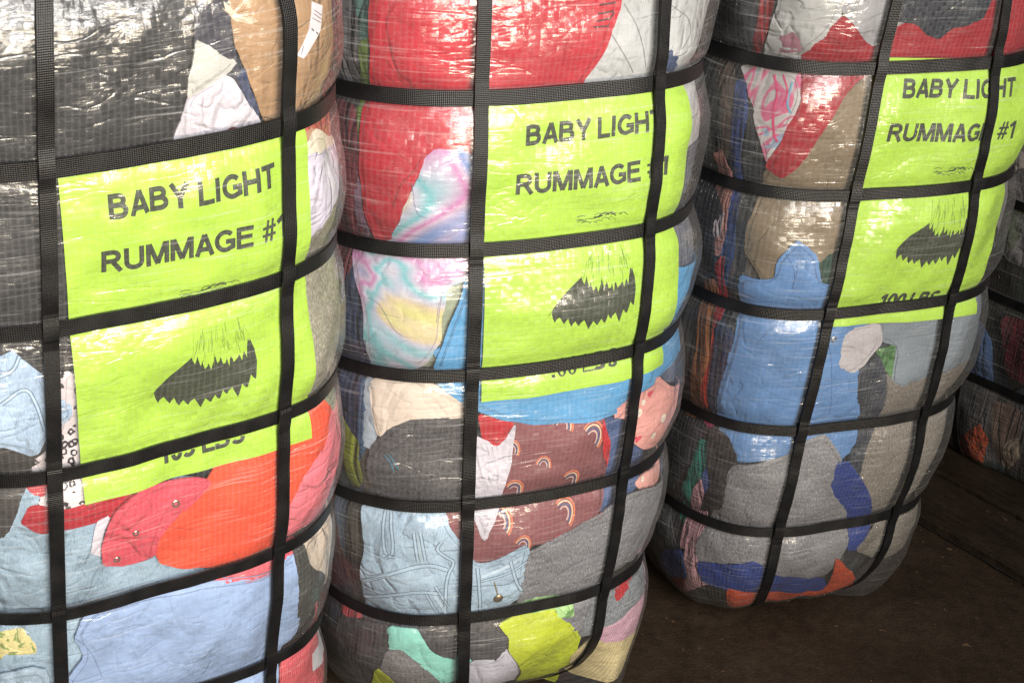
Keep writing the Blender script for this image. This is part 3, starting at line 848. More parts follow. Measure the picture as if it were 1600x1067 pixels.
# ---------------------------------------------------------------- bales
DATA = [{'p': {'a': 0.18688, 'b': 0.16064, 'n': 3.64934, 'g0': 0.0141, 'g1': -0.00508, 'g2': 0.01114, 'v1': -0.10239, 'v2': 0.09964, 'dv1': 0.06231, 'dv2': 0.03805, 'hs': [0.73459, 0.60939, 0.48151, 0.33933, 0.20854], 'top': 0.89959, 'seed': 11, 'dk': [(-0.6, 0.05), (0.6, 0.05)], 'B': 0.009}, 'label': 'strapped clothing bale with black coat at top, leftmost and nearest', 'loc': (-0.3418, 1.2292, 0.0), 'rot': (0.5752, 0.1056, -0.0564), 'g': [
({'k': 'chambray_shirt', 'l': 'crumpled light blue chambray shirt', 's': 'denim', 'c': (148, 175, 198), 'p': [(-0.1896, 0.4596), (-0.1104, 0.4716), (0.0456, 0.4356), (0.042, 0.3156), (-0.048, 0.3096), (-0.0732, 0.2796), (-0.114, 0.204), (-0.2777, 0.1428)]}, 11), 
({'k': 'wool_coat', 'l': 'dark charcoal coat filling the upper left of the bale', 's': 'smooth', 'c': (46, 46, 49), 'p': [(-0.1536, 0.8736), (0.0624, 0.8628), (0.0456, 0.8304), (0.036, 0.8148), (0.0312, 0.7836), (0.0252, 0.756), (0.0192, 0.738), (0.0288, 0.7248), (0.0252, 0.7032), (-0.0792, 0.5856), (-0.0792, 0.564), (-0.1716, 0.5628)]}, 11), 
({'k': 'black_cloth', 'l': 'black folded cloth', 's': 'smooth', 'c': (58, 55, 55), 'p': [(-0.174, 0.5196), (-0.0804, 0.5364), (-0.1092, 0.4824), (-0.1212, 0.468), (-0.1368, 0.4236), (-0.1944, 0.402)]}, 10), 
({'k': 'cardigan', 'l': 'tan crinkled cotton cardigan', 's': 'crinkle', 'c': (172, 138, 104), 'p': [(0.066, 0.8592), (0.0708, 0.8268), (0.0708, 0.8052), (0.0768, 0.7896), (0.084, 0.7704), (0.0996, 0.7332), (0.1248, 0.7176), (0.1736, 0.7128), (0.295, 0.7104), (0.2734, 0.7476), (0.2818, 0.7752), (0.2866, 0.8316)]}, 11), 
({'k': 'knit_jumper', 'l': 'black cotton jumper', 's': 'smooth', 'c': (60, 60, 72), 'p': [(0.0504, 0.8604), (0.0708, 0.8592), (0.0708, 0.8292), (0.0696, 0.8052), (0.0756, 0.7812), (0.0828, 0.7656), (0.09, 0.7536), (0.0924, 0.732), (0.084, 0.7308), (0.0684, 0.7728), (0.0552, 0.7932), (0.036, 0.8028)]}, 10), 
({'k': 'denim_cloth', 'l': 'dark blue denim strip', 's': 'denim', 'c': (48, 60, 95), 'p': [(0.0684, 0.7812), (0.0804, 0.7836), (0.084, 0.7656), (0.0912, 0.7524), (0.0936, 0.7392), (0.0876, 0.738), (0.0732, 0.762)]}, 9), 
({'k': 'ribbon', 'l': 'cream ribbon', 's': 'smooth', 'c': (225, 205, 180), 'p': [(0.0636, 0.8352), (0.0744, 0.8244), (0.0876, 0.8196), (0.0948, 0.8148), (0.0864, 0.8136), (0.0744, 0.8172), (0.0636, 0.8292)]}, 9), 
({'k': 'sock', 'l': 'pale pink sock', 's': 'crinkle', 'c': (235, 180, 195), 'p': [(0.042, 0.8508), (0.0684, 0.8484), (0.0564, 0.8364), (0.0492, 0.8328), (0.0432, 0.8376)]}, 9), 
({'k': 't_shirt', 'l': 'white cotton t-shirt', 's': 'crinkle', 'c': (220, 216, 230), 'p': [(0.0312, 0.774), (0.066, 0.7836), (0.0804, 0.7584), (0.096, 0.7356), (0.0912, 0.7212), (0.0168, 0.7308), (0.0228, 0.7512)], 'st': [((120, 25, 40), 2.5, [(0.0636, 0.738), (0.0672, 0.7392), (0.0708, 0.738)]), ((35, 35, 38), 2.5, [(0.0744, 0.7368), (0.078, 0.738), (0.0792, 0.7356), (0.0828, 0.738)])]}, 8), 
({'k': 'collar', 'l': 'pale grey shirt collar', 's': 'smooth', 'c': (196, 196, 192), 'p': [(0.0396, 0.81), (0.0552, 0.8004), (0.0696, 0.792), (0.0732, 0.7884), (0.066, 0.7824), (0.0288, 0.7668), (0.0324, 0.7884)]}, 7), 
({'k': 'care_tag', 'l': 'white care tag', 's': 'paper', 'c': (225, 222, 230), 'p': [(0.15, 0.8184), (0.162, 0.8124), (0.1548, 0.7956), (0.1344, 0.78), (0.1284, 0.7836), (0.1416, 0.8004)], 'st': [((120, 70, 75), 0.5, [(0.15, 0.8124), (0.1584, 0.8064)]), ((120, 70, 75), 0.5, [(0.1488, 0.81), (0.1572, 0.804)]), ((120, 70, 75), 0.5, [(0.1464, 0.8076), (0.156, 0.8016)]), ((60, 60, 70), 0.9, [(0.144, 0.8004), (0.1464, 0.798)]), ((60, 60, 70), 0.9, [(0.1488, 0.7968), (0.1512, 0.7944)]), ((60, 60, 70), 0.5, [(0.1344, 0.7896), (0.132, 0.7836)])]}, 10), 
({'k': 'coral_cloth', 'l': 'coral cotton piece', 's': 'crinkle', 'c': (198, 92, 78), 'p': [(0.1284, 0.7332), (0.2962, 0.7164), (0.2926, 0.6972), (0.2878, 0.6648), (0.2866, 0.6612), (0.1647, 0.702), (0.1512, 0.72), (0.1248, 0.7176)]}, 10), 
({'k': 'jumper', 'l': 'tan folded jumper', 's': 'crinkle', 'c': (178, 135, 110), 'p': [(0.1248, 0.7284), (0.144, 0.726), (0.1524, 0.7176), (0.1296, 0.708), (0.1212, 0.7104)]}, 9), 
({'k': 'blouse', 'l': 'cream cotton blouse', 's': 'smooth', 'c': (228, 218, 198), 'p': [(0.1284, 0.708), (0.1524, 0.7188), (0.1968, 0.6936), (0.2878, 0.6648), (0.144, 0.696), (0.132, 0.696)]}, 8), 
({'k': 'pillowcase', 'l': 'lavender white pillowcase', 's': 'crinkle', 'c': (216, 211, 232), 'p': [(0.1272, 0.7068), (0.144, 0.7044), (0.289, 0.6672), (0.277, 0.6492), (0.2614, 0.63), (0.1587, 0.642), (0.1464, 0.63), (0.1224, 0.624)]}, 7), 
({'k': 'wool_scarf', 'l': 'grey wool scarf', 's': 'heather', 'c': (132, 126, 114), 'p': [(0.1188, 0.6216), (0.144, 0.636), (0.1761, 0.6456), (0.2662, 0.636), (0.2926, 0.5904), (0.1668, 0.5892), (0.1212, 0.5976)]}, 6), 
({'k': 'corduroy_trousers', 'l': 'grey green corduroy trousers', 's': 'heather', 'c': (150, 147, 132), 'p': [(0.1212, 0.6084), (0.219, 0.6048), (0.2794, 0.5652), (0.2698, 0.522), (0.2818, 0.4332), (0.1464, 0.4764), (0.1224, 0.4788)]}, 5), 
({'k': 'olive_cloth', 'l': 'olive grey folded cloth', 's': 'heather', 'c': (142, 144, 126), 'p': [(0.1464, 0.48), (0.2854, 0.4656), (0.2818, 0.4272), (0.2722, 0.4044), (0.144, 0.432)]}, 4), 
({'k': 'leopard_trousers', 'l': 'white baby trousers with black leopard spots', 's': 'leopard', 'c': (225, 215, 222), 'p': [(-0.084, 0.57), (-0.0696, 0.5712), (-0.0552, 0.5112), (-0.048, 0.4608), (-0.0732, 0.444), (-0.0924, 0.4428), (-0.114, 0.4536), (-0.108, 0.4656), (-0.1164, 0.4944), (-0.0996, 0.5004), (-0.0876, 0.5316)]}, 9), 
({'k': 'denim_jacket', 'l': 'faded light blue jacket front', 's': 'denim', 'c': (160, 185, 214), 'p': [(-0.1704, 0.5868), (-0.1284, 0.5904), (-0.1188, 0.5916), (-0.096, 0.5688), (-0.0948, 0.5544), (-0.0768, 0.54), (-0.0768, 0.5292), (-0.0984, 0.516), (-0.1068, 0.5004), (-0.1128, 0.4992), (-0.1344, 0.5124), (-0.1752, 0.5124)], 'st': [((110, 130, 160), 0.8, [(-0.1308, 0.552), (-0.1116, 0.5652), (-0.1044, 0.5472), (-0.1008, 0.522)]), ((110, 130, 160), 0.8, [(-0.138, 0.5724), (-0.12, 0.576), (-0.114, 0.588)])]}, 8), 
({'k': 'red_trousers', 'l': 'red baby trousers', 's': 'smooth', 'c': (178, 30, 48), 'p': [(-0.1284, 0.438), (-0.1176, 0.4548), (-0.0924, 0.4452), (-0.0576, 0.45), (-0.0288, 0.4488), (-0.0408, 0.4368), (-0.0504, 0.4296), (-0.0612, 0.426), (-0.0936, 0.4248), (-0.114, 0.4236)], 'st': [((120, 15, 30), 0.8, [(-0.114, 0.4368), (-0.0888, 0.4356), (-0.0576, 0.4356)]), ((120, 15, 30), 0.6, [(-0.0744, 0.4464), (-0.0696, 0.4476), (-0.0672, 0.444), (-0.0708, 0.4404), (-0.0744, 0.4464)])]}, 8), 
({'k': 'red_cuff', 'l': 'red trouser cuff', 's': 'smooth', 'c': (180, 35, 55), 'p': [(-0.1236, 0.4764), (-0.1008, 0.4764), (-0.0972, 0.4644), (-0.1116, 0.4608), (-0.1188, 0.468)]}, 8), 
({'k': 'white_bib', 'l': 'white cotton bib', 's': 'smooth', 'c': (222, 220, 235), 'p': [(-0.0744, 0.3948), (-0.0672, 0.4272), (-0.0552, 0.4296), (-0.0612, 0.4152), (-0.0648, 0.3888)]}, 7), 
({'k': 'pink_vest', 'l': 'soft pink vest', 's': 'crinkle', 'c': (236, 122, 138), 'p': [(0.2746, 0.4092), (0.2602, 0.3828), (0.2842, 0.3108), (0.1092, 0.3492), (0.0588, 0.3384), (0.0372, 0.3312), (0.0888, 0.39), (0.1128, 0.42), (0.1272, 0.4404), (0.1536, 0.4584), (0.2818, 0.4332)], 'st': [((60, 45, 60), 0.7, [(0.1464, 0.378), (0.15, 0.3828), (0.1596, 0.378), (0.15, 0.39), (0.1584, 0.3888)]), ((60, 45, 60), 0.7, [(0.1596, 0.3936), (0.1512, 0.4032), (0.1596, 0.402), (0.1704, 0.3996)])]}, 3), 
({'k': 'romper', 'l': 'bright orange red romper leg', 's': 'smooth', 'c': (240, 84, 54), 'p': [(-0.0204, 0.3816), (-0.0144, 0.4008), (-0.0036, 0.4104), (0.0156, 0.426), (0.0324, 0.438), (0.0528, 0.4644), (0.126, 0.4668), (0.132, 0.4728), (0.1548, 0.474), (0.1661, 0.4584), (0.1524, 0.444), (0.1428, 0.426), (0.1236, 0.408), (0.1068, 0.3768), (0.0984, 0.342), (0.0624, 0.3408), (0.0336, 0.342), (0.0024, 0.3516), (-0.0132, 0.3612)], 'st': [((190, 55, 35), 0.7, [(-0.0072, 0.4032), (0.0156, 0.3912), (0.0384, 0.3816)])]}, 2), 
({'k': 'pink_onesie', 'l': 'coral pink onesie leg with metal snaps', 's': 'crinkle', 'c': (228, 86, 104), 'p': [(-0.0648, 0.402), (-0.0588, 0.4212), (-0.0468, 0.438), (-0.0288, 0.45), (0.018, 0.444), (0.0396, 0.4332), (0.0204, 0.42), (0.0072, 0.4116), (-0.0036, 0.402), (-0.0132, 0.3924), (-0.0168, 0.3732), (-0.042, 0.3684), (-0.0636, 0.378)], 'st': [((190, 55, 75), 0.7, [(0.0192, 0.4344), (-0.0084, 0.4212), (-0.0204, 0.3912), (-0.0228, 0.3732)])], 'ri': [(0.0024, 0.4236, 4.2), (-0.0516, 0.3816, 3.6), (-0.0348, 0.4068, 3.6)]}, 1), 
({'k': 'coral_towel', 'l': 'coral pink towel', 's': 'crinkle', 'c': (232, 98, 114), 'p': [(0.0348, 0.3324), (0.0936, 0.3396), (0.1224, 0.3432), (0.1188, 0.318), (0.1044, 0.3072), (0.0732, 0.3132), (0.0408, 0.3156)]}, 2), 
({'k': 'blue_shirt', 'l': 'periwinkle blue cotton shirt', 's': 'smooth', 'c': (152, 178, 222), 'p': [(-0.096, 0.3096), (-0.0864, 0.324), (-0.078, 0.3348), (0.03, 0.3288), (0.0732, 0.3204), (0.0924, 0.3156), (0.114, 0.33), (0.1224, 0.3336), (0.1248, 0.3), (0.1284, 0.228), (0.1068, 0.2112), (0.0972, 0.1176), (-0.2064, 0.1716), (-0.1164, 0.24), (-0.1068, 0.2628), (-0.0876, 0.2856)], 'st': [((120, 140, 180), 0.8, [(0.0432, 0.33), (0.0948, 0.3168), (0.1152, 0.3192)]), ((120, 140, 180), 0.8, [(-0.0948, 0.3096), (-0.0816, 0.2916), (-0.0744, 0.2568)])]}, 1), 
({'k': 'printed_bib', 'l': 'pale yellow bib with green print', 's': 'camo', 'c': (222, 212, 150), 'p': [(-0.1968, 0.3072), (-0.1404, 0.3264), (-0.1308, 0.312), (-0.126, 0.2952), (-0.1476, 0.294), (-0.198, 0.2844)]}, 10), 
({'k': 'pleated_skirt', 'l': 'light blue pleated skirt', 's': 'denim', 'c': (158, 182, 205), 'p': [(-0.2292, 0.2592), (-0.1224, 0.288), (-0.1176, 0.2052), (-0.2777, 0.1428)]}, 0), 
({'k': 'beige_jumper', 'l': 'beige ribbed jumper', 's': 'crinkle', 'c': (220, 205, 190), 'p': [(0.1296, 0.3312), (0.2902, 0.3192), (0.2878, 0.3144), (0.2674, 0.2076), (0.2746, 0.1968), (0.1606, 0.2568), (0.1296, 0.3048)]}, 2), 
({'k': 'black_sock', 'l': 'black cotton sock', 's': 'smooth', 'c': (62, 62, 62), 'p': [(0.1164, 0.3408), (0.1308, 0.3312), (0.138, 0.2988), (0.1759, 0.2604), (0.1672, 0.2424), (0.126, 0.2256)]}, 0), 
({'k': 'coral_knit', 'l': 'coral knitted baby suit', 's': 'knit', 'c': (230, 98, 110), 'p': [(0.1068, 0.1992), (0.1428, 0.2004), (0.2578, 0.2232), (0.3082, 0.1368), (0.2506, 0.0636), (0.1068, 0.114)]}, 1), 
({'k': 'size_tag', 'l': 'white tag with a barcode', 's': 'paper', 'c': (228, 228, 238), 'p': [(0.1565, 0.1764), (0.2998, 0.1284), (0.2818, 0.1128), (0.2758, 0.1056), (0.156, 0.1548)], 'st': [((40, 40, 50), 0.5, [(0.162, 0.156), (0.168, 0.1356)]), ((40, 40, 50), 0.5, [(0.1668, 0.1536), (0.174, 0.132)]), ((40, 40, 50), 0.8, [(0.1728, 0.15), (0.1884, 0.12)]), ((70, 90, 150), 1.2, [(0.1908, 0.1404), (0.1993, 0.1236)]), ((40, 40, 50), 0.4, [(0.208, 0.1248), (0.205, 0.12)])]}, 0)], 'gain': 0.95, 'rnd': [(0.47, 0.9, 0.82, 26, 1, 0.9), (-0.5, -0.3, 0.82, 10, 6, 0.9)], 'lab': (-0.0732, 0.7302, 0.0094, 'lime green sheet reading BABY LIGHT RUMMAGE #1', 0.955, '105 LBS'), 'hst': [(0.7346, 0.0152), (0.6094, 0.0132), (0.4815, 0.0126), (0.3393, 0.0124), (0.2085, 0.0124), (0.8696, 0.015)], 'vw': 0.0118}, {'p': {'a': 0.19306, 'b': 0.1887, 'n': 2.83845, 'g0': -0.00139, 'g1': -0.01515, 'g2': 0.01856, 'v1': -0.06866, 'v2': 0.09675, 'dv1': 0.0021, 'dv2': 0.0016, 'hs': [0.68897, 0.55454, 0.43414, 0.29593, 0.16241], 'top': 0.85397, 'seed': 12, 'dk': [(-0.6, 0.05), (-0.2, 0.06), (-0.08, 0.11), (0.112, 0.115), (0.138, 0.0), (0.42, -0.006), (0.5, 0.05)], 'B': 0.0125}, 'label': 'strapped clothing bale with red blanket at top, between the other two labelled bales', 'loc': (-0.0297, 1.4342, 0.0), 'rot': (0.415, -0.0486, -0.0187), 'g': [
({'k': 'grey_lining', 'l': 'grey folded lining', 's': 'folds', 'c': (105, 105, 112), 'p': [(-0.216, 0.7896), (-0.1764, 0.7956), (-0.1704, 0.7356), (-0.174, 0.6948), (-0.1836, 0.6828), (-0.2539, 0.6996)]}, 15), 
({'k': 'teal_scarf', 'l': 'teal folded scarf', 's': 'folds', 'c': (78, 112, 110), 'p': [(-0.1788, 0.7944), (-0.162, 0.7968), (-0.1584, 0.7368), (-0.1704, 0.7284)]}, 14), 
({'k': 'olive_scarf', 'l': 'olive green folded scarf', 's': 'folds', 'c': (82, 104, 48), 'p': [(-0.1704, 0.7308), (-0.1608, 0.7368), (-0.1668, 0.696), (-0.1644, 0.6504), (-0.1692, 0.6372), (-0.1764, 0.6744)]}, 13), 
({'k': 'maroon_cloth', 'l': 'maroon folded cloth', 's': 'folds', 'c': (98, 42, 52), 'p': [(-0.2112, 0.6768), (-0.174, 0.6744), (-0.1668, 0.6276), (-0.1656, 0.5868), (-0.1644, 0.5556), (-0.1716, 0.498), (-0.2196, 0.4824)]}, 12), 
({'k': 'lilac_cloth', 'l': 'dull lilac folded cloth', 's': 'folds', 'c': (128, 100, 122), 'p': [(-0.1752, 0.6396), (-0.168, 0.6036), (-0.1644, 0.558), (-0.174, 0.5544), (-0.1776, 0.5844)]}, 11), 
({'k': 'navy_cloth', 'l': 'navy folded cloth', 's': 'folds', 'c': (46, 56, 84), 'p': [(-0.1776, 0.5412), (-0.1668, 0.546), (-0.1548, 0.5076), (-0.156, 0.4404), (-0.1656, 0.3576), (-0.18, 0.3528), (-0.2112, 0.4308)]}, 11), 
({'k': 'blue_cloth', 'l': 'dull blue folded cloth', 's': 'folds', 'c': (62, 88, 118), 'p': [(-0.174, 0.426), (-0.1596, 0.4212), (-0.1572, 0.3672), (-0.1856, 0.3084), (-0.1728, 0.3552)]}, 10), 
({'k': 'lime_cloth', 'l': 'olive lime folded cloth', 's': 'folds', 'c': (122, 132, 46), 'p': [(-0.1956, 0.3804), (-0.1692, 0.3576), (-0.1716, 0.312), (-0.1872, 0.2964), (-0.1944, 0.348)]}, 9), 
({'k': 'brown_cloth', 'l': 'dark brown folded cloth', 's': 'folds', 'c': (76, 70, 66), 'p': [(-0.192, 0.2916), (-0.1668, 0.2916), (-0.1608, 0.1644), (-0.1836, 0.1608), (-0.1932, 0.2412)]}, 15), 
({'k': 'red_cloth', 'l': 'small red folded cloth', 's': 'folds', 'c': (195, 80, 88), 'p': [(-0.228, 0.1524), (-0.1932, 0.1536), (-0.1812, 0.1128), (-0.1944, 0.1128), (-0.2196, 0.12)]}, 15), 
({'k': 'cotton_vest', 'l': 'grey cotton vest', 's': 'smooth', 'c': (70, 68, 70), 'p': [(-0.2232, 0.1368), (-0.1848, 0.1428), (-0.1524, 0.1464), (-0.1488, 0.1212), (-0.1596, 0.0948), (-0.1908, 0.0564), (-0.208, 0.0252), (-0.2552, 0.0324)]}, 14), 
({'k': 'sage_cloth', 'l': 'sage green cotton cloth', 's': 'smooth', 'c': (142, 152, 132), 'p': [(-0.1032, 0.534), (-0.0672, 0.5268), (-0.0612, 0.444), (-0.096, 0.4392), (-0.1212, 0.438), (-0.0972, 0.4644)]}, 15), 
({'k': 'grey_white_top', 'l': 'light grey ribbed top', 's': 'crinkle', 'c': (190, 193, 196), 'p': [(0.0432, 0.7968), (0.3022, 0.774), (0.2614, 0.7044), (0.295, 0.6636), (0.2974, 0.6216), (0.2878, 0.5928), (0.1296, 0.618), (0.1092, 0.66), (0.0036, 0.6756), (0.042, 0.7212)], 'st': [((120, 122, 126), 0.7, [(0.0624, 0.7596), (0.078, 0.7368), (0.09, 0.702)]), ((120, 122, 126), 0.7, [(0.0468, 0.7392), (0.0636, 0.7164), (0.078, 0.6972)]), ((120, 122, 126), 0.7, [(0.1116, 0.7548), (0.1548, 0.7308), (0.132, 0.7128)]), ((120, 122, 126), 0.7, [(0.1224, 0.6552), (0.1344, 0.6492), (0.18, 0.6432)])]}, 15), 
({'k': 'denim_scrap', 'l': 'dark blue denim scrap', 's': 'denim', 'c': (52, 72, 112), 'p': [(0.1044, 0.6984), (0.1116, 0.7224), (0.1387, 0.7008), (0.1308, 0.69)]}, 14), 
({'k': 'cream_strap', 'l': 'cream fabric strap', 's': 'smooth', 'c': (205, 190, 155), 'p': [(0.1236, 0.624), (0.153, 0.6192), (0.1392, 0.5916), (0.126, 0.5928)]}, 14), 
({'k': 'grey_jeans', 'l': 'grey blue jeans', 's': 'denim', 'c': (88, 93, 110), 'p': [(0.1092, 0.5892), (0.1248, 0.5964), (0.1416, 0.6), (0.1505, 0.618), (0.2842, 0.6072), (0.295, 0.5364), (0.2758, 0.5004), (0.2578, 0.474), (0.1308, 0.4716), (0.1212, 0.5244)]}, 13), 
({'k': 'red_blanket', 'l': 'large bright red blanket', 's': 'smooth', 'c': (186, 40, 56), 'p': [(-0.162, 0.7968), (0.0696, 0.7956), (0.0516, 0.744), (0.0432, 0.7212), (0.0264, 0.69), (0.0156, 0.6648), (-0.0612, 0.648), (-0.0732, 0.6384), (-0.0948, 0.6468), (-0.1044, 0.6444), (-0.1164, 0.6216), (-0.126, 0.5928), (-0.1428, 0.5556), (-0.1584, 0.5496), (-0.1668, 0.5868), (-0.1692, 0.6696), (-0.1596, 0.7152)], 'st': [((70, 20, 28), 1.6, [(0.0312, 0.7428), (0.0456, 0.7428)]), ((70, 20, 28), 1.6, [(0.0336, 0.7476), (0.0456, 0.7488)]), ((70, 20, 28), 1.6, [(0.0348, 0.7536), (0.0504, 0.7548)]), ((70, 20, 28), 1.6, [(0.036, 0.7608), (0.0516, 0.762)]), ((70, 20, 28), 1.6, [(0.0468, 0.7488), (0.0504, 0.7536)]), ((140, 25, 40), 0.7, [(-0.1452, 0.7176), (-0.126, 0.69), (-0.1152, 0.702)]), ((140, 25, 40), 0.7, [(-0.138, 0.5928), (-0.1308, 0.6168), (-0.1236, 0.6228), (-0.114, 0.6396)])]}, 10), 
({'k': 'tie_dye_shirt', 'l': 'pastel tie-dye shirt in pink teal and yellow', 's': 'tiedye', 'c': (205, 190, 210), 'p': [(-0.174, 0.5496), (-0.1464, 0.5556), (-0.1308, 0.5868), (-0.12, 0.6156), (-0.1128, 0.6384), (-0.102, 0.6468), (-0.084, 0.6444), (-0.0636, 0.6372), (-0.0648, 0.5484), (-0.072, 0.5268), (-0.0924, 0.5172), (-0.0948, 0.4932), (-0.096, 0.468), (-0.1128, 0.4392), (-0.1656, 0.4284), (-0.1608, 0.4764), (-0.168, 0.5112), (-0.1812, 0.546)], 'st': [((120, 120, 160), 0.5, [(-0.1224, 0.6168), (-0.1188, 0.588), (-0.1092, 0.5856)]), ((110, 120, 150), 0.5, [(-0.1584, 0.5076), (-0.1476, 0.5028), (-0.1368, 0.48), (-0.1296, 0.4752)])]}, 9), 
({'k': 'blue_pocket', 'l': 'blue folded pocket', 's': 'smooth', 'c': (82, 146, 196), 'p': [(-0.1032, 0.4608), (-0.0696, 0.4692), (-0.0636, 0.4344), (-0.096, 0.4392)]}, 8), 
({'k': 'grey_shirt', 'l': 'light blue grey cotton shirt', 's': 'smooth', 'c': (165, 180, 195), 'p': [(-0.168, 0.4248), (-0.1548, 0.4224), (-0.1536, 0.3672), (-0.1572, 0.3552), (-0.1668, 0.3576)]}, 9), 
({'k': 'cream_shirt', 'l': 'cream cotton shirt', 's': 'smooth', 'c': (226, 212, 198), 'p': [(-0.1644, 0.4224), (-0.1176, 0.4308), (-0.0744, 0.408), (-0.0624, 0.3816), (-0.1176, 0.3888), (-0.1392, 0.3816), (-0.15, 0.3684), (-0.1572, 0.3828)], 'st': [((170, 155, 140), 0.7, [(-0.1572, 0.3984), (-0.15, 0.3708)])]}, 8), 
({'k': 'charcoal_jumper', 'l': 'dark heather grey jumper', 's': 'heather', 'c': (84, 82, 86), 'p': [(-0.1596, 0.3564), (-0.1392, 0.3828), (-0.1176, 0.3912), (-0.0636, 0.3888), (-0.06, 0.2868), (-0.156, 0.2904), (-0.1632, 0.3276)], 'st': [((50, 110, 135), 1.2, [(-0.1452, 0.3528), (-0.1392, 0.3456), (-0.1368, 0.3348)]), ((50, 110, 135), 1.2, [(-0.1416, 0.354), (-0.1368, 0.3468), (-0.1332, 0.3384)]), ((55, 52, 56), 0.8, [(-0.1176, 0.3876), (-0.1224, 0.3708), (-0.1416, 0.3564), (-0.1488, 0.3528)])]}, 7), 
({'k': 'denim_vest', 'l': 'dark denim vest', 's': 'denim', 'c': (76, 84, 106), 'p': [(0.15, 0.3804), (0.1777, 0.4176), (0.295, 0.408), (0.2914, 0.3948), (0.2758, 0.3336), (0.307, 0.276), (0.2698, 0.33)]}, 15), 
({'k': 'navy_trousers', 'l': 'navy blue trousers', 's': 'denim', 'c': (64, 88, 136), 'p': [(0.06, 0.378), (0.0936, 0.3756), (0.1176, 0.3192), (0.1525, 0.312), (0.126, 0.2652), (0.072, 0.2496), (0.072, 0.2988)]}, 15), 
({'k': 'rainbow_top', 'l': 'dusty maroon top printed with small rainbows', 's': 'smooth', 'c': (134, 80, 86), 'p': [(-0.0936, 0.2916), (-0.0636, 0.2976), (-0.0468, 0.3564), (-0.0276, 0.3852), (0.006, 0.3912), (0.0648, 0.3744), (0.072, 0.3444), (0.0816, 0.3024), (0.078, 0.258), (0.0516, 0.2388), (-0.0048, 0.2412), (-0.0156, 0.2304), (-0.0516, 0.2208), (-0.0648, 0.2256), (-0.0852, 0.2652)], 'rb': [(0.0204, 0.3684, 17, 0.3), (0.0528, 0.3504, 19, -0.1), (-0.0276, 0.3492, 12, 0.1), (0.0048, 0.3288, 11, 0.4), (0.036, 0.3024, 16, -0.1), (-0.0228, 0.3024, 15, 0), (-0.0372, 0.2712, 20, -0.1), (0.0324, 0.2676, 19, -0.2), (-0.012, 0.2424, 13, 0.2)]}, 6), 
({'k': 'red_bib', 'l': 'red cotton bib', 's': 'smooth', 'c': (190, 40, 52), 'p': [(-0.0612, 0.3912), (-0.0252, 0.3792), (-0.0312, 0.3648), (-0.042, 0.3528), (-0.0552, 0.3624)]}, 5), 
({'k': 'white_vest', 'l': 'pale lavender grey vest', 's': 'crinkle', 'c': (208, 204, 218), 'p': [(-0.0672, 0.372), (-0.0528, 0.3636), (-0.042, 0.354), (-0.0312, 0.366), (-0.0252, 0.378), (-0.0252, 0.3612), (-0.0276, 0.3372), (-0.036, 0.288), (-0.0504, 0.2508), (-0.06, 0.2736), (-0.066, 0.294)]}, 4), 
({'k': 'sky_blue_shirt', 'l': 'bright sky blue shirt behind the label', 's': 'smooth', 'c': (86, 154, 206), 'p': [(-0.1068, 0.4296), (-0.0696, 0.5484), (0.1224, 0.5364), (0.1368, 0.504), (0.2722, 0.486), (0.2458, 0.4584), (0.2914, 0.3948), (0.1536, 0.396), (0.1224, 0.3828), (0.0948, 0.3684), (0.0528, 0.3684), (-0.0, 0.3744), (-0.036, 0.3816), (-0.0696, 0.3996)]}, 4), 
({'k': 'red_trim', 'l': 'red folded trim', 's': 'smooth', 'c': (188, 36, 48), 'p': [(0.0048, 0.2364), (0.0312, 0.2472), (0.0744, 0.2568), (0.0864, 0.2592), (0.0696, 0.2436), (0.0432, 0.2364), (0.0288, 0.2364)]}, 5), 
({'k': 'red_sleeve', 'l': 'small red sleeve edge', 's': 'smooth', 'c': (188, 36, 48), 'p': [(0.0636, 0.3708), (0.0792, 0.3384), (0.0792, 0.306), (0.0672, 0.3384)]}, 3), 
({'k': 'heart_onesie', 'l': 'pale pink onesie with hearts and little faces', 's': 'crinkle', 'c': (222, 158, 152), 'p': [(0.0768, 0.3804), (0.1032, 0.3888), (0.1368, 0.3936), (0.1644, 0.3708), (0.2758, 0.3336), (0.2578, 0.3252), (0.3058, 0.2748), (0.1938, 0.2952), (0.1248, 0.3156), (0.1044, 0.3336), (0.0948, 0.36), (0.0804, 0.3648)], 'he': [(0.1248, 0.378, 7), (0.1116, 0.3336, 7)], 'bl': [(0.1092, 0.3624, 8), (0.1488, 0.3432, 8), (0.1332, 0.33, 6), (0.1152, 0.372, 5), (0.1032, 0.3504, 5)]}, 3), 
({'k': 'pink_legging', 'l': 'pale pink baby legging', 's': 'crinkle', 'c': (218, 160, 152), 'p': [(0.1188, 0.2808), (0.2938, 0.27), (0.2746, 0.258), (0.271, 0.216), (0.1645, 0.2376)], 'bl': [(0.138, 0.276, 5)]}, 14), 
({'k': 'grey_sweatpants', 'l': 'mid grey cotton sweatpants', 's': 'heather', 'c': (132, 133, 140), 'p': [(-0.0192, 0.2292), (0.0096, 0.2388), (0.0708, 0.2568), (0.1236, 0.2712), (0.271, 0.228), (0.271, 0.216), (0.2602, 0.1812), (0.2926, 0.1404), (0.114, 0.1764), (0.0912, 0.1584), (0.0864, 0.1248), (0.078, 0.0924), (0.0384, 0.1284), (-0.0084, 0.1632)], 'st': [((95, 96, 104), 0.7, [(0.0312, 0.1932), (0.0564, 0.2064), (0.0912, 0.2076)])]}, 4), 
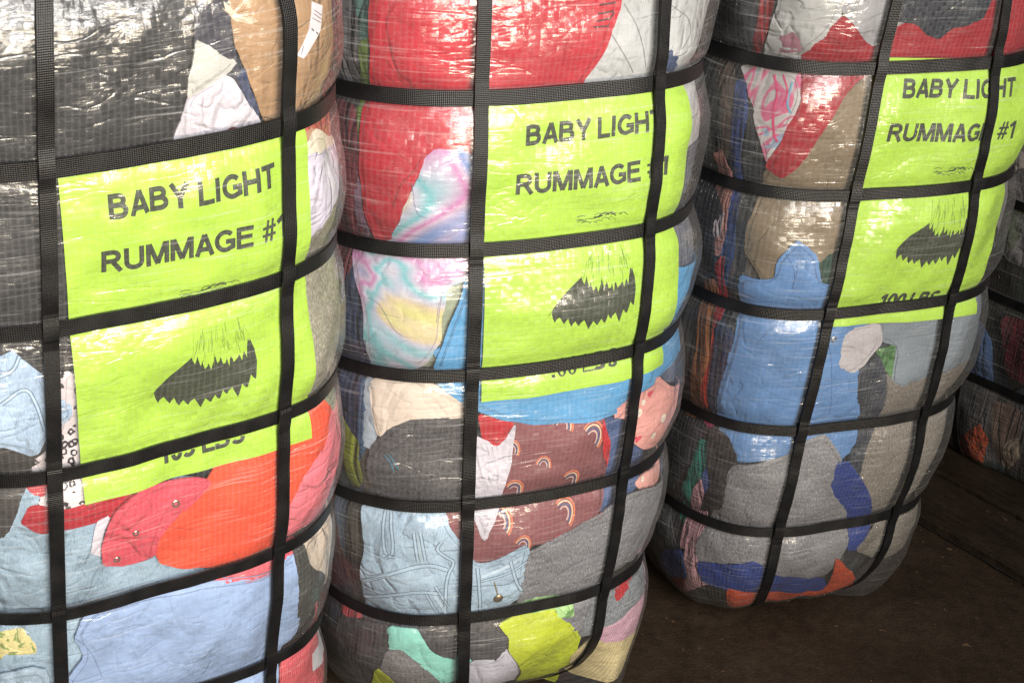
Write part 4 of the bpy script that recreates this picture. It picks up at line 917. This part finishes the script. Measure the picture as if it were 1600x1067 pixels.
({'k': 'denim_shorts', 'l': 'light blue denim shorts with brass button', 's': 'denim', 'c': (164, 190, 214), 'p': [(-0.1752, 0.2904), (-0.1248, 0.2952), (-0.0912, 0.2916), (-0.0852, 0.2688), (-0.072, 0.2508), (-0.0564, 0.2232), (-0.03, 0.2328), (-0.0108, 0.2436), (-0.0024, 0.2364), (-0.0048, 0.2148), (-0.006, 0.1932), (-0.0, 0.1788), (-0.0156, 0.1644), (-0.0588, 0.1572), (-0.12, 0.1596), (-0.1812, 0.1536), (-0.1776, 0.1956), (-0.1668, 0.2448)], 'st': [((108, 132, 158), 1.3, [(-0.1716, 0.204), (-0.1356, 0.2256), (-0.1068, 0.2316), (-0.0876, 0.222)]), ((108, 132, 158), 1.3, [(-0.1764, 0.1788), (-0.1248, 0.2004), (-0.0936, 0.1944)]), ((108, 132, 158), 0.9, [(-0.1428, 0.2868), (-0.138, 0.2436), (-0.1464, 0.2388)]), ((108, 132, 158), 0.9, [(-0.1488, 0.2868), (-0.1488, 0.2436), (-0.138, 0.24)]), ((170, 195, 215), 3.5, [(-0.1176, 0.2664), (-0.1152, 0.2508), (-0.1116, 0.2316)]), ((108, 132, 158), 0.9, [(-0.12, 0.2688), (-0.1164, 0.2352)]), ((108, 132, 158), 0.9, [(-0.114, 0.27), (-0.1092, 0.2352)]), ((108, 132, 158), 1.0, [(-0.0936, 0.2568), (-0.0996, 0.2484), (-0.0876, 0.2364), (-0.0792, 0.2304), (-0.0888, 0.2136), (-0.0888, 0.168)]), ((108, 132, 158), 1.0, [(-0.0564, 0.2208), (-0.0504, 0.1668)]), ((108, 132, 158), 0.8, [(-0.054, 0.2052), (-0.0216, 0.2112), (-0.0048, 0.222)]), ((108, 132, 158), 1.0, [(-0.0228, 0.2256), (-0.0144, 0.198), (-0.006, 0.1848)]), ((175, 160, 120), 1.0, [(-0.1488, 0.2412), (-0.1368, 0.2412)]), ((108, 132, 158), 1.2, [(-0.168, 0.2136), (-0.1632, 0.2112), (-0.1464, 0.2208)]), ((190, 212, 232), 4, [(-0.0528, 0.2112), (-0.0288, 0.2172), (-0.0108, 0.2292)]), ((190, 212, 232), 3.5, [(-0.1044, 0.2004), (-0.0936, 0.18), (-0.0876, 0.1656)]), ((108, 132, 158), 0.8, [(-0.1092, 0.1956), (-0.0972, 0.168)]), ((108, 132, 158), 0.8, [(-0.0996, 0.204), (-0.0852, 0.1752)]), ((120, 110, 90), 1.6, [(-0.0384, 0.2028), (-0.0336, 0.186)])], 'bu': (-0.0324, 0.1812, 9)}, 3), 
({'k': 'mint_top', 'l': 'mint green baby top', 's': 'smooth', 'c': (146, 220, 208), 'p': [(-0.1548, 0.1464), (-0.12, 0.1464), (-0.0996, 0.1152), (-0.0792, 0.1056), (-0.0564, 0.1044), (-0.0684, 0.0744), (-0.0948, 0.0648), (-0.1152, 0.1008), (-0.1368, 0.1188), (-0.1512, 0.12)]}, 13), 
({'k': 'black_jacket', 'l': 'black and navy folded jacket', 's': 'smooth', 'c': (70, 68, 72), 'p': [(-0.1188, 0.1512), (-0.0372, 0.1488), (-0.0144, 0.132), (-0.018, 0.1152), (-0.0312, 0.096), (-0.0684, 0.1068), (-0.0972, 0.114), (-0.1116, 0.132)]}, 12), 
({'k': 'grey_jumper', 'l': 'mid grey cotton jumper', 's': 'heather', 'c': (124, 121, 124), 'p': [(-0.1524, 0.12), (-0.1356, 0.12), (-0.1128, 0.102), (-0.0936, 0.072), (-0.0962, 0.0252), (-0.1818, 0.0264), (-0.162, 0.0936)]}, 12), 
({'k': 'lime_bootie', 'l': 'lime green bootie', 's': 'smooth', 'c': (194, 208, 50), 'p': [(-0.168, 0.0936), (-0.1488, 0.0768), (-0.1575, 0.0264), (-0.2046, 0.024)]}, 11), 
({'k': 'white_top', 'l': 'pale lavender white top', 's': 'smooth', 'c': (206, 206, 222), 'p': [(-0.072, 0.072), (-0.0576, 0.1044), (-0.0312, 0.1008), (-0.0192, 0.1188), (0.0276, 0.048), (0.0384, 0.0324), (-0.0925, 0.0252)]}, 11), 
({'k': 'lime_shirt', 'l': 'bright yellow green shirt', 's': 'smooth', 'c': (196, 212, 42), 'p': [(-0.03, 0.1476), (-0.0012, 0.156), (0.0384, 0.1536), (0.042, 0.1428), (0.0588, 0.1308), (0.078, 0.1044), (0.0816, 0.0816), (0.126, 0.0024), (0.1138, 0.0), (0.0185, 0.0384), (0.0036, 0.0804), (-0.018, 0.1152), (-0.018, 0.132)]}, 3), 
({'k': 'mint_print_top', 'l': 'mint top with a fine green print', 's': 'camo', 'c': (176, 222, 146), 'p': [(-0.0132, 0.1632), (0.0108, 0.1704), (0.0432, 0.1668), (0.0588, 0.1512), (0.0624, 0.1356), (0.042, 0.1404), (0.0384, 0.1512), (-0.0012, 0.1536)]}, 2), 
({'k': 'grey_hoodie', 'l': 'blue grey hoodie end', 's': 'heather', 'c': (132, 138, 146), 'p': [(0.0876, 0.1548), (0.1964, 0.1548), (0.2794, 0.1272), (0.2674, 0.0876), (0.1212, 0.1008), (0.0864, 0.1032), (0.0744, 0.102)]}, 2), 
({'k': 'pink_skirt', 'l': 'pale pink ribbed skirt', 's': 'knit', 'c': (222, 178, 200), 'p': [(0.1511, 0.1776), (0.253, 0.1776), (0.289, 0.138), (0.2674, 0.0876), (0.2626, 0.0708), (0.2602, 0.054), (0.1104, 0.0792), (0.0912, 0.102), (0.1224, 0.1092), (0.1512, 0.12), (0.2782, 0.126)]}, 1), 
({'k': 'red_mitten', 'l': 'red curved mitten', 's': 'smooth', 'c': (175, 30, 40), 'p': [(0.1344, 0.1644), (0.1548, 0.1524), (0.1392, 0.1404), (0.1248, 0.1308), (0.1092, 0.1308), (0.12, 0.1476)]}, 1), 
({'k': 'cream_ribbed_top', 'l': 'cream ribbed cotton top', 's': 'knit', 'c': (226, 210, 160), 'p': [(0.072, 0.0744), (0.0972, 0.0996), (0.1152, 0.084), (0.2602, 0.054), (0.2602, 0.0672), (0.2578, 0.0528), (0.2614, 0.024), (0.1224, 0.0204)]}, 0)], 'gain': 0.95, 'rnd': [(0.47, 0.9, 0.8, 26, 2, 0.9)], 'lab': (-0.0624, 0.684, -0.0128, 'lime green sheet half covered by crossing straps', 0.905, '100 LBS'), 'hst': [(0.689, 0.0142), (0.5545, 0.0134), (0.4341, 0.0128), (0.2959, 0.0126), (0.1624, 0.0126), (0.824, 0.015)], 'vw': 0.0126}, {'p': {'a': 0.18349, 'b': 0.20559, 'n': 3.25418, 'g0': -0.00035, 'g1': -0.02401, 'g2': 0.01994, 'v1': -0.07188, 'v2': 0.07795, 'dv1': 0.05545, 'dv2': -0.02892, 'hs': [0.68658, 0.56009, 0.43218, 0.29271, 0.15901], 'top': 0.85158, 'seed': 13, 'dk': [(-0.6, 0.05), (-0.2, 0.06), (-0.08, 0.1), (0.1, 0.1), (0.16, 0.02), (0.42, 0.0), (0.5, 0.05)], 'B': 0.0125}, 'label': 'strapped clothing bale with crimson top and cornflower blue shirt, right of the middle bale', 'loc': (0.3093, 1.6574, 0.0), 'rot': (0.4024, -0.0309, -0.006), 'g': [
({'k': 'navy_coat', 'l': 'dark navy folded coat', 's': 'folds', 'c': (46, 48, 60), 'p': [(-0.2616, 0.7608), (-0.1752, 0.78), (-0.1752, 0.6948), (-0.1896, 0.6732), (-0.2664, 0.666)]}, 13), 
({'k': 'red_ribbing', 'l': 'red folded ribbing', 's': 'folds', 'c': (165, 30, 42), 'p': [(-0.1836, 0.6924), (-0.1728, 0.72), (-0.1752, 0.78), (-0.1584, 0.7824), (-0.162, 0.7224), (-0.1728, 0.6912)]}, 12), 
({'k': 'brown_wrap', 'l': 'dull brown folded wrap', 's': 'folds', 'c': (88, 74, 66), 'p': [(-0.228, 0.6756), (-0.2004, 0.6792), (-0.1872, 0.6432), (-0.1872, 0.5916), (-0.2016, 0.5724), (-0.2292, 0.6048)]}, 12), 
({'k': 'grey_wrap', 'l': 'dark grey folded wrap', 's': 'folds', 'c': (70, 74, 76), 'p': [(-0.27, 0.6708), (-0.2232, 0.6768), (-0.2004, 0.6396), (-0.1968, 0.582), (-0.2592, 0.5532)]}, 11), 
({'k': 'charcoal_wrap', 'l': 'charcoal folded wrap', 's': 'folds', 'c': (44, 46, 52), 'p': [(-0.18, 0.6636), (-0.1656, 0.636), (-0.1536, 0.5868), (-0.15, 0.5652), (-0.1596, 0.5196), (-0.1584, 0.4716), (-0.1644, 0.4692), (-0.1764, 0.5472), (-0.174, 0.6084)]}, 13), 
({'k': 'blue_scarf', 'l': 'deep blue folded scarf', 's': 'folds', 'c': (38, 66, 132), 'p': [(-0.1896, 0.6612), (-0.1812, 0.6684), (-0.1728, 0.6348), (-0.1776, 0.5868), (-0.1752, 0.5448), (-0.1728, 0.4848), (-0.18, 0.444), (-0.1848, 0.4548), (-0.1848, 0.504), (-0.1872, 0.5472), (-0.1884, 0.6168)]}, 11), 
({'k': 'pink_scarf', 'l': 'dusty pink crinkled scarf', 's': 'folds', 'c': (190, 135, 130), 'p': [(-0.2112, 0.582), (-0.1992, 0.5904), (-0.1824, 0.5436), (-0.1824, 0.5136), (-0.1884, 0.48), (-0.1968, 0.4788), (-0.1896, 0.5316), (-0.2076, 0.552)]}, 10), 
({'k': 'checked_cloth', 'l': 'black and navy checked cloth', 's': 'folds', 'c': (32, 38, 54), 'p': [(-0.2724, 0.5424), (-0.2112, 0.552), (-0.186, 0.5256), (-0.2016, 0.4776), (-0.2676, 0.4284)]}, 9), 
({'k': 'white_edging', 'l': 'white folded edging', 's': 'folds', 'c': (195, 185, 195), 'p': [(-0.198, 0.5172), (-0.1848, 0.5304), (-0.1872, 0.5016), (-0.1968, 0.498)]}, 8), 
({'k': 'red_vest', 'l': 'dark red folded vest', 's': 'folds', 'c': (175, 26, 36), 'p': [(-0.1944, 0.4692), (-0.1824, 0.486), (-0.18, 0.4488), (-0.18, 0.3996), (-0.1932, 0.408)]}, 10), 
({'k': 'dark_lining', 'l': 'black folded lining', 's': 'folds', 'c': (40, 38, 42), 'p': [(-0.1788, 0.4488), (-0.1584, 0.4716), (-0.1512, 0.3936), (-0.1716, 0.3876)]}, 10), 
({'k': 'rust_shawl', 'l': 'rust and tan striped shawl', 's': 'folds', 'c': (158, 100, 62), 'p': [(-0.2244, 0.2772), (-0.2028, 0.36), (-0.2112, 0.444), (-0.1932, 0.4512), (-0.1836, 0.3684), (-0.1896, 0.318), (-0.2052, 0.2808)]}, 9), 
({'k': 'orange_trim', 'l': 'red orange folded trim', 's': 'folds', 'c': (205, 62, 46), 'p': [(-0.186, 0.3672), (-0.186, 0.4104), (-0.1776, 0.3324), (-0.1932, 0.294), (-0.2004, 0.2988)]}, 8), 
({'k': 'zipped_jacket', 'l': 'navy jacket with a white zip', 's': 'folds', 'c': (44, 60, 98), 'p': [(-0.1824, 0.3684), (-0.1812, 0.4128), (-0.1572, 0.3996), (-0.1596, 0.3504), (-0.174, 0.2928), (-0.1872, 0.2964)]}, 7), 
({'k': 'magenta_mitten', 'l': 'small magenta mitten', 's': 'folds', 'c': (224, 62, 132), 'p': [(-0.2028, 0.2844), (-0.1836, 0.2868), (-0.1788, 0.2736), (-0.1884, 0.276)]}, 13), 
({'k': 'charcoal_trousers', 'l': 'charcoal folded trousers', 's': 'folds', 'c': (50, 53, 61), 'p': [(-0.2616, 0.2148), (-0.2244, 0.2772), (-0.192, 0.2808), (-0.1944, 0.2412), (-0.2341, 0.1716), (-0.264, 0.1548)]}, 8), 
({'k': 'teal_leggings', 'l': 'teal folded leggings', 's': 'folds', 'c': (32, 128, 116), 'p': [(-0.1956, 0.2604), (-0.1788, 0.264), (-0.1836, 0.2196), (-0.1992, 0.1788), (-0.21, 0.138), (-0.2232, 0.144), (-0.2177, 0.1752), (-0.1968, 0.234)]}, 7), 
({'k': 'blue_knit', 'l': 'blue knitted sleeve', 's': 'folds', 'c': (62, 88, 156), 'p': [(-0.1836, 0.2196), (-0.1752, 0.2412), (-0.1704, 0.2076), (-0.1848, 0.1848)]}, 6), 
({'k': 'pink_towel', 'l': 'pale pink and white twisted towel', 's': 'folds', 'c': (222, 172, 184), 'p': [(-0.198, 0.1944), (-0.1848, 0.2148), (-0.1812, 0.1788), (-0.18, 0.1392), (-0.18, 0.0864), (-0.1572, 0.0744), (-0.2203, 0.0144), (-0.2415, 0.0144), (-0.219, 0.0384), (-0.2042, 0.0756), (-0.2016, 0.1104), (-0.21, 0.1056), (-0.2112, 0.1392)]}, 5), 
({'k': 'grey_sheet', 'l': 'grey sheeting', 's': 'folds', 'c': (100, 102, 106), 'p': [(-0.4202, 0.036), (-0.2472, 0.1548), (-0.2158, 0.0984), (-0.2748, 0.0216), (-0.3073, 0.0264), (-0.3711, 0.03)]}, 13), 
({'k': 'royal_blue_sleeve', 'l': 'royal blue folded sleeve', 's': 'folds', 'c': (52, 78, 146), 'p': [(-0.2368, 0.0912), (-0.2076, 0.1068), (-0.1932, 0.0684), (-0.2564, 0.0156), (-0.2742, 0.0252), (-0.2914, 0.036)]}, 4), 
({'k': 'dark_red_sock', 'l': 'dark red sock', 's': 'folds', 'c': (155, 26, 42), 'p': [(-0.2033, 0.0684), (-0.2103, 0.042), (-0.2216, 0.0144), (-0.2299, 0.0156), (-0.2647, 0.0144), (-0.2653, 0.0264)]}, 3), 
({'k': 'black_mitten', 'l': 'black mitten', 's': 'folds', 'c': (46, 46, 46), 'p': [(-0.1596, 0.0756), (-0.1344, 0.0696), (-0.1737, 0.0192), (-0.2287, 0.0144)]}, 2), 
({'k': 'grey_fleece', 'l': 'light grey fleece', 's': 'smooth', 'c': (136, 134, 138), 'p': [(0.0636, 0.456), (0.2242, 0.4464), (0.1315, 0.5076), (0.0756, 0.684), (0.2362, 0.6996), (0.2386, 0.6084), (0.241, 0.4632), (0.2542, 0.366), (0.2458, 0.2712), (0.0828, 0.2808)]}, 13), 
({'k': 'red_shirt', 'l': 'crimson red shirt', 's': 'smooth', 'c': (170, 30, 46), 'p': [(-0.138, 0.6912), (-0.1152, 0.7344), (-0.09, 0.7356), (0.2554, 0.7716), (0.2614, 0.672), (-0.048, 0.672), (-0.0612, 0.6732), (-0.1296, 0.672)]}, 12), 
({'k': 'print_shirt', 'l': 'pale grey shirt with dark pattern', 's': 'crinkle', 'c': (192, 194, 196), 'p': [(-0.1716, 0.6852), (-0.1584, 0.732), (-0.1572, 0.7824), (-0.1044, 0.7872), (-0.102, 0.7368), (-0.1116, 0.7164), (-0.1224, 0.7056), (-0.1332, 0.6888)]}, 11), 
({'k': 'mauve_patch', 'l': 'mauve cotton patch', 's': 'smooth', 'c': (170, 120, 138), 'p': [(-0.1548, 0.7152), (-0.1356, 0.7248), (-0.1296, 0.6984), (-0.1524, 0.6948)]}, 10), 
({'k': 'silver_lining', 'l': 'silvery glint coloured into a crinkled cloth piece', 's': 'crinkle', 'c': (170, 170, 176), 'p': [(-0.1128, 0.7872), (-0.0324, 0.7872), (-0.0264, 0.7308), (-0.0432, 0.7224), (-0.0612, 0.7032), (-0.0852, 0.7236), (-0.1032, 0.7416)]}, 10),  # pale colour here is a painted glint, not a lining; key seeds the noise
({'k': 'navy_checked_shirt', 'l': 'navy checked shirt', 's': 'check', 'c': (52, 58, 72), 'p': [(-0.0684, 0.7872), (0.0708, 0.7836), (0.0504, 0.732), (0.0324, 0.7236), (0.0156, 0.72), (0.006, 0.7092), (-0.0072, 0.7152), (-0.0228, 0.726), (-0.048, 0.7308)]}, 9), 
({'k': 'swirl_shirt', 'l': 'white shirt printed with pink swirls', 's': 'swirl', 'c': (210, 204, 206), 'p': [(-0.1908, 0.678), (-0.1308, 0.6816), (-0.1236, 0.6588), (-0.1308, 0.63), (-0.144, 0.6048), (-0.15, 0.5856), (-0.1584, 0.6096), (-0.1692, 0.6396), (-0.1788, 0.66)], 'st': [((205, 60, 110), 2.2, [(-0.1548, 0.6744), (-0.1476, 0.6588), (-0.15, 0.6396), (-0.1464, 0.618), (-0.1428, 0.612)]), ((205, 60, 110), 1.6, [(-0.1464, 0.6756), (-0.138, 0.66), (-0.1428, 0.6468)]), ((110, 160, 190), 2, [(-0.1368, 0.6708), (-0.1392, 0.6504), (-0.1344, 0.642)])]}, 10), 
({'k': 'khaki_trousers', 'l': 'khaki brown cotton trousers', 's': 'smooth', 'c': (138, 122, 100), 'p': [(-0.0828, 0.6648), (-0.0456, 0.684), (-0.0276, 0.5616), (-0.042, 0.4824), (-0.0648, 0.4476), (-0.0792, 0.4404), (-0.126, 0.4392), (-0.1488, 0.4764), (-0.162, 0.492), (-0.162, 0.5148), (-0.1548, 0.558), (-0.1536, 0.5796)]}, 11), 
({'k': 'red_jacket', 'l': 'red jacket sleeve running diagonally', 's': 'smooth', 'c': (172, 30, 48), 'p': [(-0.1284, 0.6816), (-0.0612, 0.684), (-0.084, 0.6612), (-0.1044, 0.624), (-0.1188, 0.5892), (-0.1356, 0.5736), (-0.1512, 0.582), (-0.1476, 0.5964), (-0.138, 0.6132), (-0.132, 0.6384), (-0.1272, 0.6576)]}, 9), 
({'k': 'green_cloth', 'l': 'dark green cloth', 's': 'smooth', 'c': (48, 80, 68), 'p': [(-0.0912, 0.492), (-0.0708, 0.5052), (-0.0504, 0.4968), (-0.0516, 0.4344), (-0.0828, 0.45)]}, 10), 
({'k': 'taupe_shirt', 'l': 'warm grey cotton shirt', 's': 'heather', 'c': (142, 135, 128), 'p': [(0.0084, 0.3504), (0.0564, 0.3516), (0.2434, 0.3876), (0.2458, 0.2712), (0.2194, 0.2172), (0.2578, 0.1332), (0.0708, 0.1512), (0.0444, 0.1308), (0.0228, 0.1164), (0.03, 0.1836), (0.0072, 0.2316), (0.0108, 0.2832)]}, 12), 
({'k': 'blue_shirt', 'l': 'cornflower blue shirt with a snap button', 's': 'smooth', 'c': (106, 152, 212), 'p': [(-0.1632, 0.4692), (-0.1296, 0.4704), (-0.1296, 0.4908), (-0.1188, 0.5064), (-0.1116, 0.5148), (-0.0912, 0.498), (-0.084, 0.4656), (-0.0168, 0.4656), (-0.0156, 0.4044), (-0.0216, 0.3684), (-0.0108, 0.3444), (-0.0012, 0.288), (0.0072, 0.2604), (-0.0264, 0.246), (-0.0408, 0.2796), (-0.0708, 0.2748), (-0.0852, 0.258), (-0.1416, 0.2496), (-0.1608, 0.264), (-0.1764, 0.2916), (-0.1776, 0.3048), (-0.1608, 0.3948), (-0.162, 0.4308)], 'st': [((80, 120, 175), 0.8, [(-0.1212, 0.4992), (-0.1104, 0.48), (-0.1116, 0.4608)]), ((80, 120, 175), 0.8, [(-0.0708, 0.4116), (-0.0552, 0.3804), (-0.0432, 0.3072)])], 'ri': [(-0.0576, 0.4008, 4)]}, 6), 
({'k': 'grey_heather_top', 'l': 'grey heather cotton top', 's': 'heather', 'c': (146, 146, 152), 'p': [(-0.1536, 0.2436), (-0.0864, 0.2616), (-0.072, 0.2772), (-0.0408, 0.282), (-0.0024, 0.228), (0.024, 0.1416), (0.0216, 0.12), (0.0096, 0.0744), (-0.0708, 0.0912), (-0.1092, 0.1188), (-0.1812, 0.1008), (-0.1884, 0.1212), (-0.174, 0.162), (-0.1584, 0.2076)]}, 4), 
({'k': 'dark_brown_sleeve', 'l': 'dark brown sleeve', 's': 'heather', 'c': (54, 49, 49), 'p': [(-0.1788, 0.282), (-0.1572, 0.2748), (-0.144, 0.2532), (-0.1536, 0.2352), (-0.1548, 0.1812), (-0.1896, 0.1632), (-0.1716, 0.216), (-0.1812, 0.2448)]}, 3), 
({'k': 'blue_grey_vest', 'l': 'blue grey vest', 's': 'smooth', 'c': (136, 148, 160), 'p': [(-0.0036, 0.414), (0.0672, 0.4236), (0.2602, 0.414), (0.2446, 0.3396), (0.0612, 0.336), (0.0432, 0.3288), (0.0228, 0.3384), (0.024, 0.3816), (0.006, 0.3876)]}, 11), 
({'k': 'green_print_top', 'l': 'green leaf print top', 's': 'camo', 'c': (92, 142, 86), 'p': [(-0.0, 0.3804), (0.0252, 0.384), (0.0252, 0.342), (0.0108, 0.3612)]}, 10), 
({'k': 'dark_jeans', 'l': 'dark indigo jeans', 's': 'denim', 'c': (48, 54, 68), 'p': [(-0.0204, 0.3564), (0.0048, 0.3768), (0.0168, 0.3504), (0.0252, 0.3084), (0.0132, 0.2628), (0.0108, 0.216), (-0.0108, 0.246), (-0.0, 0.2712), (-0.0156, 0.3276)], 'st': [((80, 88, 104), 0.7, [(-0.0132, 0.3444), (0.0096, 0.3492)]), ((80, 88, 104), 0.7, [(-0.0108, 0.3252), (0.0168, 0.3288)]), ((80, 88, 104), 0.7, [(-0.0072, 0.36), (0.012, 0.27)])]}, 5), 
({'k': 'white_collar', 'l': 'white shirt collar', 's': 'smooth', 'c': (205, 200, 206), 'p': [(-0.0456, 0.4104), (-0.0024, 0.4116), (0.006, 0.3876), (-0.012, 0.3672), (-0.0264, 0.354), (-0.0468, 0.366)]}, 5), 
({'k': 'royal_blue_shirt', 'l': 'royal blue shirt edge', 's': 'smooth', 'c': (32, 60, 142), 'p': [(-0.0264, 0.2472), (-0.0084, 0.2448), (0.0336, 0.1956), (0.0528, 0.156), (0.0516, 0.1116), (0.024, 0.1188), (0.0144, 0.1644), (-0.0264, 0.2088)]}, 3), 
({'k': 'beige_vest', 'l': 'beige cotton vest', 's': 'heather', 'c': (142, 136, 128), 'p': [(0.0672, 0.156), (0.2602, 0.1416), (0.241, 0.1116), (0.108, 0.084), (0.0816, 0.0912), (0.036, 0.1164)]}, 2), 
({'k': 'royal_blue_band', 'l': 'royal blue folded trousers', 's': 'smooth', 'c': (36, 64, 148), 'p': [(-0.1824, 0.102), (-0.1332, 0.1116), (-0.1092, 0.12), (-0.0708, 0.0912), (0.0144, 0.0732), (0.0384, 0.036), (-0.102, 0.0636), (-0.1752, 0.0696)]}, 1), 
({'k': 'orange_shirt', 'l': 'orange shirt hem', 's': 'smooth', 'c': (220, 84, 42), 'p': [(-0.1428, 0.072), (-0.102, 0.0648), (0.0312, 0.0396), (0.0084, 0.1104), (0.0288, 0.0948), (0.1246, 0.024), (0.0, 0.0288), (-0.097, 0.0192), (-0.1416, 0.0192)]}, 0)], 'gain': 0.75, 'rnd': [(0.47, 0.9, 0.8, 26, 3, 1.2)], 'lab': (-0.0601, 0.6966, 0.0508, 'shaded lime green sheet with a strap across its right side', 0.905, '100 LBS'), 'hst': [(0.6866, 0.0132), (0.5601, 0.0128), (0.4322, 0.0126), (0.2927, 0.0124), (0.159, 0.0124), (0.8216, 0.015)], 'vw': 0.012}, {'p': {'a': 0.19, 'b': 0.19, 'n': 3.1, 'g0': 0.0, 'g1': -0.015, 'g2': 0.02, 'v1': -0.085, 'v2': 0.085, 'dv1': 0.0, 'dv2': 0.0, 'hs': [0.64, 0.52, 0.395, 0.262, 0.135], 'top': 0.805, 'seed': 14, 'dk': [(-1, 0.018), (1, 0.018)], 'B': 0.017}, 'label': 'dim strapped clothing bale standing behind, at the right edge', 'loc': (0.785, 1.992, 0.018), 'rot': (-0.76, 0.0, 0.0), 'g': [
({'k': 'grey_sheet', 'l': 'grey cloth', 's': 'folds', 'c': (92, 90, 92), 'p': [(-0.2415, 0.1032), (-0.0228, 0.1404), (0.1176, 0.1344), (0.1145, 0.0024), (-0.0111, 0.0012), (-0.2053, 0.0036)]}, 2), 
({'k': 'dark_red_cloth', 'l': 'dark red cloth', 's': 'folds', 'c': (110, 36, 50), 'p': [(-0.0396, 0.2424), (0.0384, 0.2448), (0.06, 0.1572), (-0.012, 0.1572)]}, 2), 
({'k': 'taupe_cloth', 'l': 'taupe cloth', 's': 'folds', 'c': (120, 100, 92), 'p': [(-0.0324, 0.1176), (0.0264, 0.1224), (0.0336, 0.0288), (-0.0048, 0.0048)]}, 1), 
({'k': 'pale_cloth', 'l': 'pale beige cloth', 's': 'crinkle', 'c': (170, 155, 140), 'p': [(0.0048, 0.0624), (0.0264, 0.0828), (0.0336, 0.0468), (0.0156, 0.0144), (-0.0012, 0.0192)]}, 0), 
({'k': 'teal_cloth', 'l': 'dull teal cloth', 's': 'crinkle', 'c': (70, 92, 98), 'p': [(-0.0566, 0.0012), (-0.0036, 0.018), (0.0355, 0.0012), (0.0043, 0.0012), (-0.0542, 0.0)]}, 0), 
({'k': 'orange_cloth', 'l': 'rust orange cloth', 's': 'crinkle', 'c': (205, 92, 56), 'p': [(-0.0744, 0.0396), (-0.0384, 0.0768), (-0.0192, 0.0528), (-0.0336, 0.006), (-0.0644, 0.0012), (-0.0958, 0.0012)]}, 1)], 'gain': 0.85, 'rnd': [(-0.45, 0.45, 0.8, 60, 8, 0.8)], 'lab': None, 'hst': [(0.64, 0.0125), (0.52, 0.0125), (0.395, 0.0125), (0.262, 0.0125), (0.135, 0.0125), (0.775, 0.015)], 'vw': 0.012}]
for D in DATA:
    bale = Bale(D['p'])
    root = thing('clothing_bale', D['label'], 'clothing bale', D['loc'], D['rot'], 'strapped bales of compressed clothing')
    shell(bale, 'packed_clothes', root, contents_material(D['p']['seed'], D['gain']), -.0125, .010, .008)
    for g, lev in D['g']: add_garment(bale, root, g, lev, D['gain'])  # per-bale gain also puts the weaker light on the right into fabric colour
    for a in D['rnd']: random_garments(bale, root, *a)
    if D['lab']: make_label(bale, root, *D['lab'])
    shell(bale, 'plastic_wrap', root, FILM, 0., .005, .004)
    for z, wd in D['hst']: h_strap(bale, root, z, wd)
    for k in (1, 2): v_strap(bale, root, k, D['vw'])
